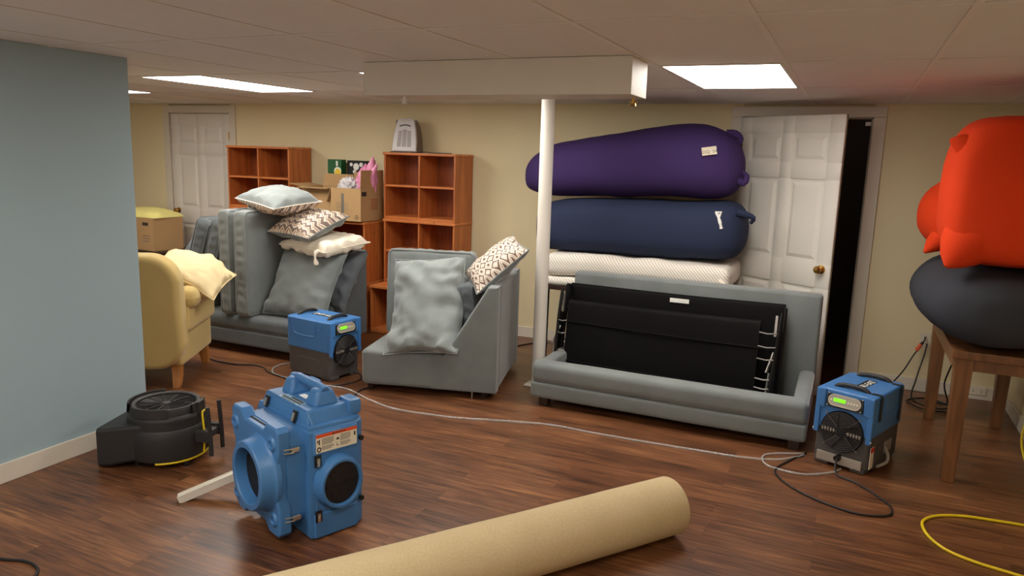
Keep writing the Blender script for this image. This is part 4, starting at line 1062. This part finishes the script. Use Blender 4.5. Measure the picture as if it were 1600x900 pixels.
for a0, a1 in ((120, 215), (235, 300), (-20, 25)):
    b = B(); b.lathe([(.176, .28), (.182, .328), (.190, .328), (.194, .28)], n=24, closed=True, ang0=R(a0), ang1=R(a1)); b.build('rim_guard', 'blackr', t)
for dy in (-.065, .065):
    b = B(); b.tube([(.275, dy, .045), (.272, dy, .16), (.262, dy, .315)], .012, 10); b.box(.18, .275, dy - .016, dy + .016, .12, .185, .006); b.build('stand_arm', 'blackr', t)
B().box(.15, .262, -.075, .075, .13, .17, .010).build('handle_bracket', 'blackr', t); B().box(.17, .20, -.03, .03, .26, .33, .006).build('cable_cleat', 'blackr', t)
b = B(); b.tube([(.215, -.03, .05), (.222, -.03, .15), (.215, -.03, .26), (.205, .0, .27), (.215, .03, .26), (.222, .03, .15), (.215, .03, .05)], .0055, 8, smooth=5); b.build('cord_wrap', 'yellow', t)
b = B(); b.lathe([(.196, .035), (.203, .031), (.206, .036), (.2, .042)], n=48, closed=True, ang0=R(-80), ang1=R(20)); b.build('base_rim', 'yellow', t)
for x, y in ((.15, .1), (.15, -.1), (-.12, .13), (-.1, -.13), (-.28, -.16), (-.28, .06)): B().cyl((x, y, 0), (x, y, .045), .018, .022, n=14).build('rubber_foot', 'black', t)

# ---- cords and hoses on the floor
def cord(name, label, pts, r, m_, cat='cord', sm=7, parent=None):
    return tag(B().tube([(p[0], p[1], p[2] if len(p) > 2 else r) for p in pts], r, 10, smooth=sm).build(name, m_), label, cat)
cord('clear_hose', 'clear vinyl hose running across the floor in front of the sofas', [(-3.80, 4.62), (-3.95, 4.40), (-3.83, 4.20), (-3.45, 4.14), (-3.15, 4.17), (-2.88, 4.06), (-2.60, 3.98), (-2.3, 4.01), (-2.14, 4.04), (-1.85, 4.14), (-1.59, 4.21), (-1.3, 4.21), (-1.01, 4.22), (-.72, 4.24), (-.45, 4.26), (-.25, 4.32), (-.14, 4.42), (-.10, 4.48)], .0065, 'hose', 'hose')
cord('clear_hose', 'short clear hose looping on the floor in front of the right dehumidifier', [(-.10, 4.50), (-.30, 4.38), (-.28, 4.22), (-.10, 4.18), (.04, 4.27), (.10, 4.36)], .006, 'hose', 'hose')
cord('power_cord', 'black cord looping on the floor in front of the right dehumidifier', [(.08, 4.36, .065), (.07, 4.31, .04), (.09, 4.26), (.18, 4.20), (.28, 4.08), (.34, 3.96), (.32, 3.86), (.20, 3.81), (.05, 3.85), (-.08, 3.93), (-.19, 4.05), (-.23, 4.18), (-.17, 4.35), (-.09, 4.52)], .0055, 'cord')
cord('extension_cord', 'yellow extension cord lying in a loop at the lower right', [(1.08, 4.05), (.92, 4.06), (.80, 4.05), (.66, 4.03), (.54, 3.97), (.475, 3.88), (.47, 3.78), (.50, 3.68), (.56, 3.60), (.66, 3.55), (.78, 3.52), (.95, 3.48), (1.1, 3.46)], .007, 'yellow')
cord('extension_cord', 'yellow cord hanging down beside the right wall', [(1.10, 5.0, .50), (1.05, 4.95, .30), (1.03, 4.90, .16), (1.06, 4.8, .04), (1.11, 4.7, .01)], .007, 'yellow')
cord('power_cord', 'black cord lying on the floor at the lower left corner of the picture', [(-3.15, 1.64), (-2.98, 1.69), (-2.89, 1.72), (-2.80, 1.71), (-2.75, 1.66), (-2.76, 1.58)], .006, 'cord')
cord('power_cord', 'black cord running from behind the yellow armchair to the left dehumidifier', [(-4.7, 4.32), (-4.51, 4.25), (-4.38, 4.24), (-4.25, 4.25), (-4.12, 4.30), (-4.0, 4.28), (-3.90, 4.21), (-3.75, 4.17), (-3.55, 4.13), (-3.35, 4.13), (-3.22, 4.25), (-3.19, 4.40), (-3.23, 4.45, .03), (-3.29, 4.42, .06)], .0055, 'cord')
cord('power_cord', 'black cord on the floor in front of the middle sofa section', [(-2.93, 4.50), (-3.00, 4.33), (-3.04, 4.22), (-3.02, 4.12), (-2.98, 4.02)], .005, 'cord')
cord('power_cord', 'black cord on the floor between the middle sofa section and the white post', [(-2.75, 5.60), (-2.62, 5.72), (-2.58, 5.95), (-2.45, 6.15), (-2.3, 6.22), (-2.2, 6.25, .15), (-2.17, 6.27, .45), (-2.18, 6.28, .66)], .005, 'cord')
# ---- outlets and cords on the right
def outlet(name, label, x, z, wd=.07, ht=.115, y=YB):
    t = thing(name, label, 'outlet', (x, y - .0005, z))
    B().box(-wd / 2, wd / 2, -.006, 0, -ht / 2, ht / 2, .003).build('cover_plate', 'plate', t)
    q = B()
    if ht > wd:
        for dz in (-.026, .026):
            q.box(-.008, -.005, -.0075, -.0055, dz - .006, dz + .006).box(.005, .008, -.0075, -.0055, dz - .006, dz + .006)
    else:
        for dx in (-.026, .026): q.box(dx - .006, dx + .006, -.0075, -.0055, -.008, -.005).box(dx - .006, dx + .006, -.0075, -.0055, .005, .008)
    q.build('socket_slots', 'ink', t); return t
outlet('wall_outlet', 'wall outlet with cords behind the wooden table leg in the right corner', .62, .40)
outlet('baseboard_outlet', 'cream outlet plate in the baseboard between the table legs', 1.00, .065, .115, .06, YB - .014)
for k, (nm, lb_, pts) in enumerate((('power_cord', 'black cord dropping from the wall outlet toward the right dehumidifier', [(.62, 6.27, .43), (.60, 6.24, .38), (.55, 6.2, .30), (.48, 6.1, .18), (.36, 5.9, .06), (.28, 5.6, .01), (.30, 5.2, .01)]),
    ('power_cord', 'black cord coiled on the floor under the back of the wooden table', [(.635, 6.27, .38), (.62, 6.22, .30), (.58, 6.15, .12), (.56, 6.0, .01), (.70, 5.85, .01), (.80, 5.95, .01), (.66, 6.08, .01), (.52, 5.95, .01), (.62, 5.78, .01), (.76, 5.80, .01)]),
    ('power_cord', 'dark cord hanging from under the table top in the right corner', [(.75, 5.75, .62), (.76, 5.80, .40), (.73, 5.85, .2), (.77, 5.9, .05), (.72, 6.0, .01)]))):
    cord(nm, lb_, pts, .0055, 'cord')
t = thing('plug', 'orange plug hanging on the cords below the wall outlet', 'plug', (.565, 6.22, .33)); B().cyl((0, 0, 0), (.025, .01, .05), .014, n=12).build('plug_body', 'orange_c', t); B().cyl((.025, .01, .05), (.036, .014, .07), .010, .006, n=12).build('strain_relief', 'cord', t)
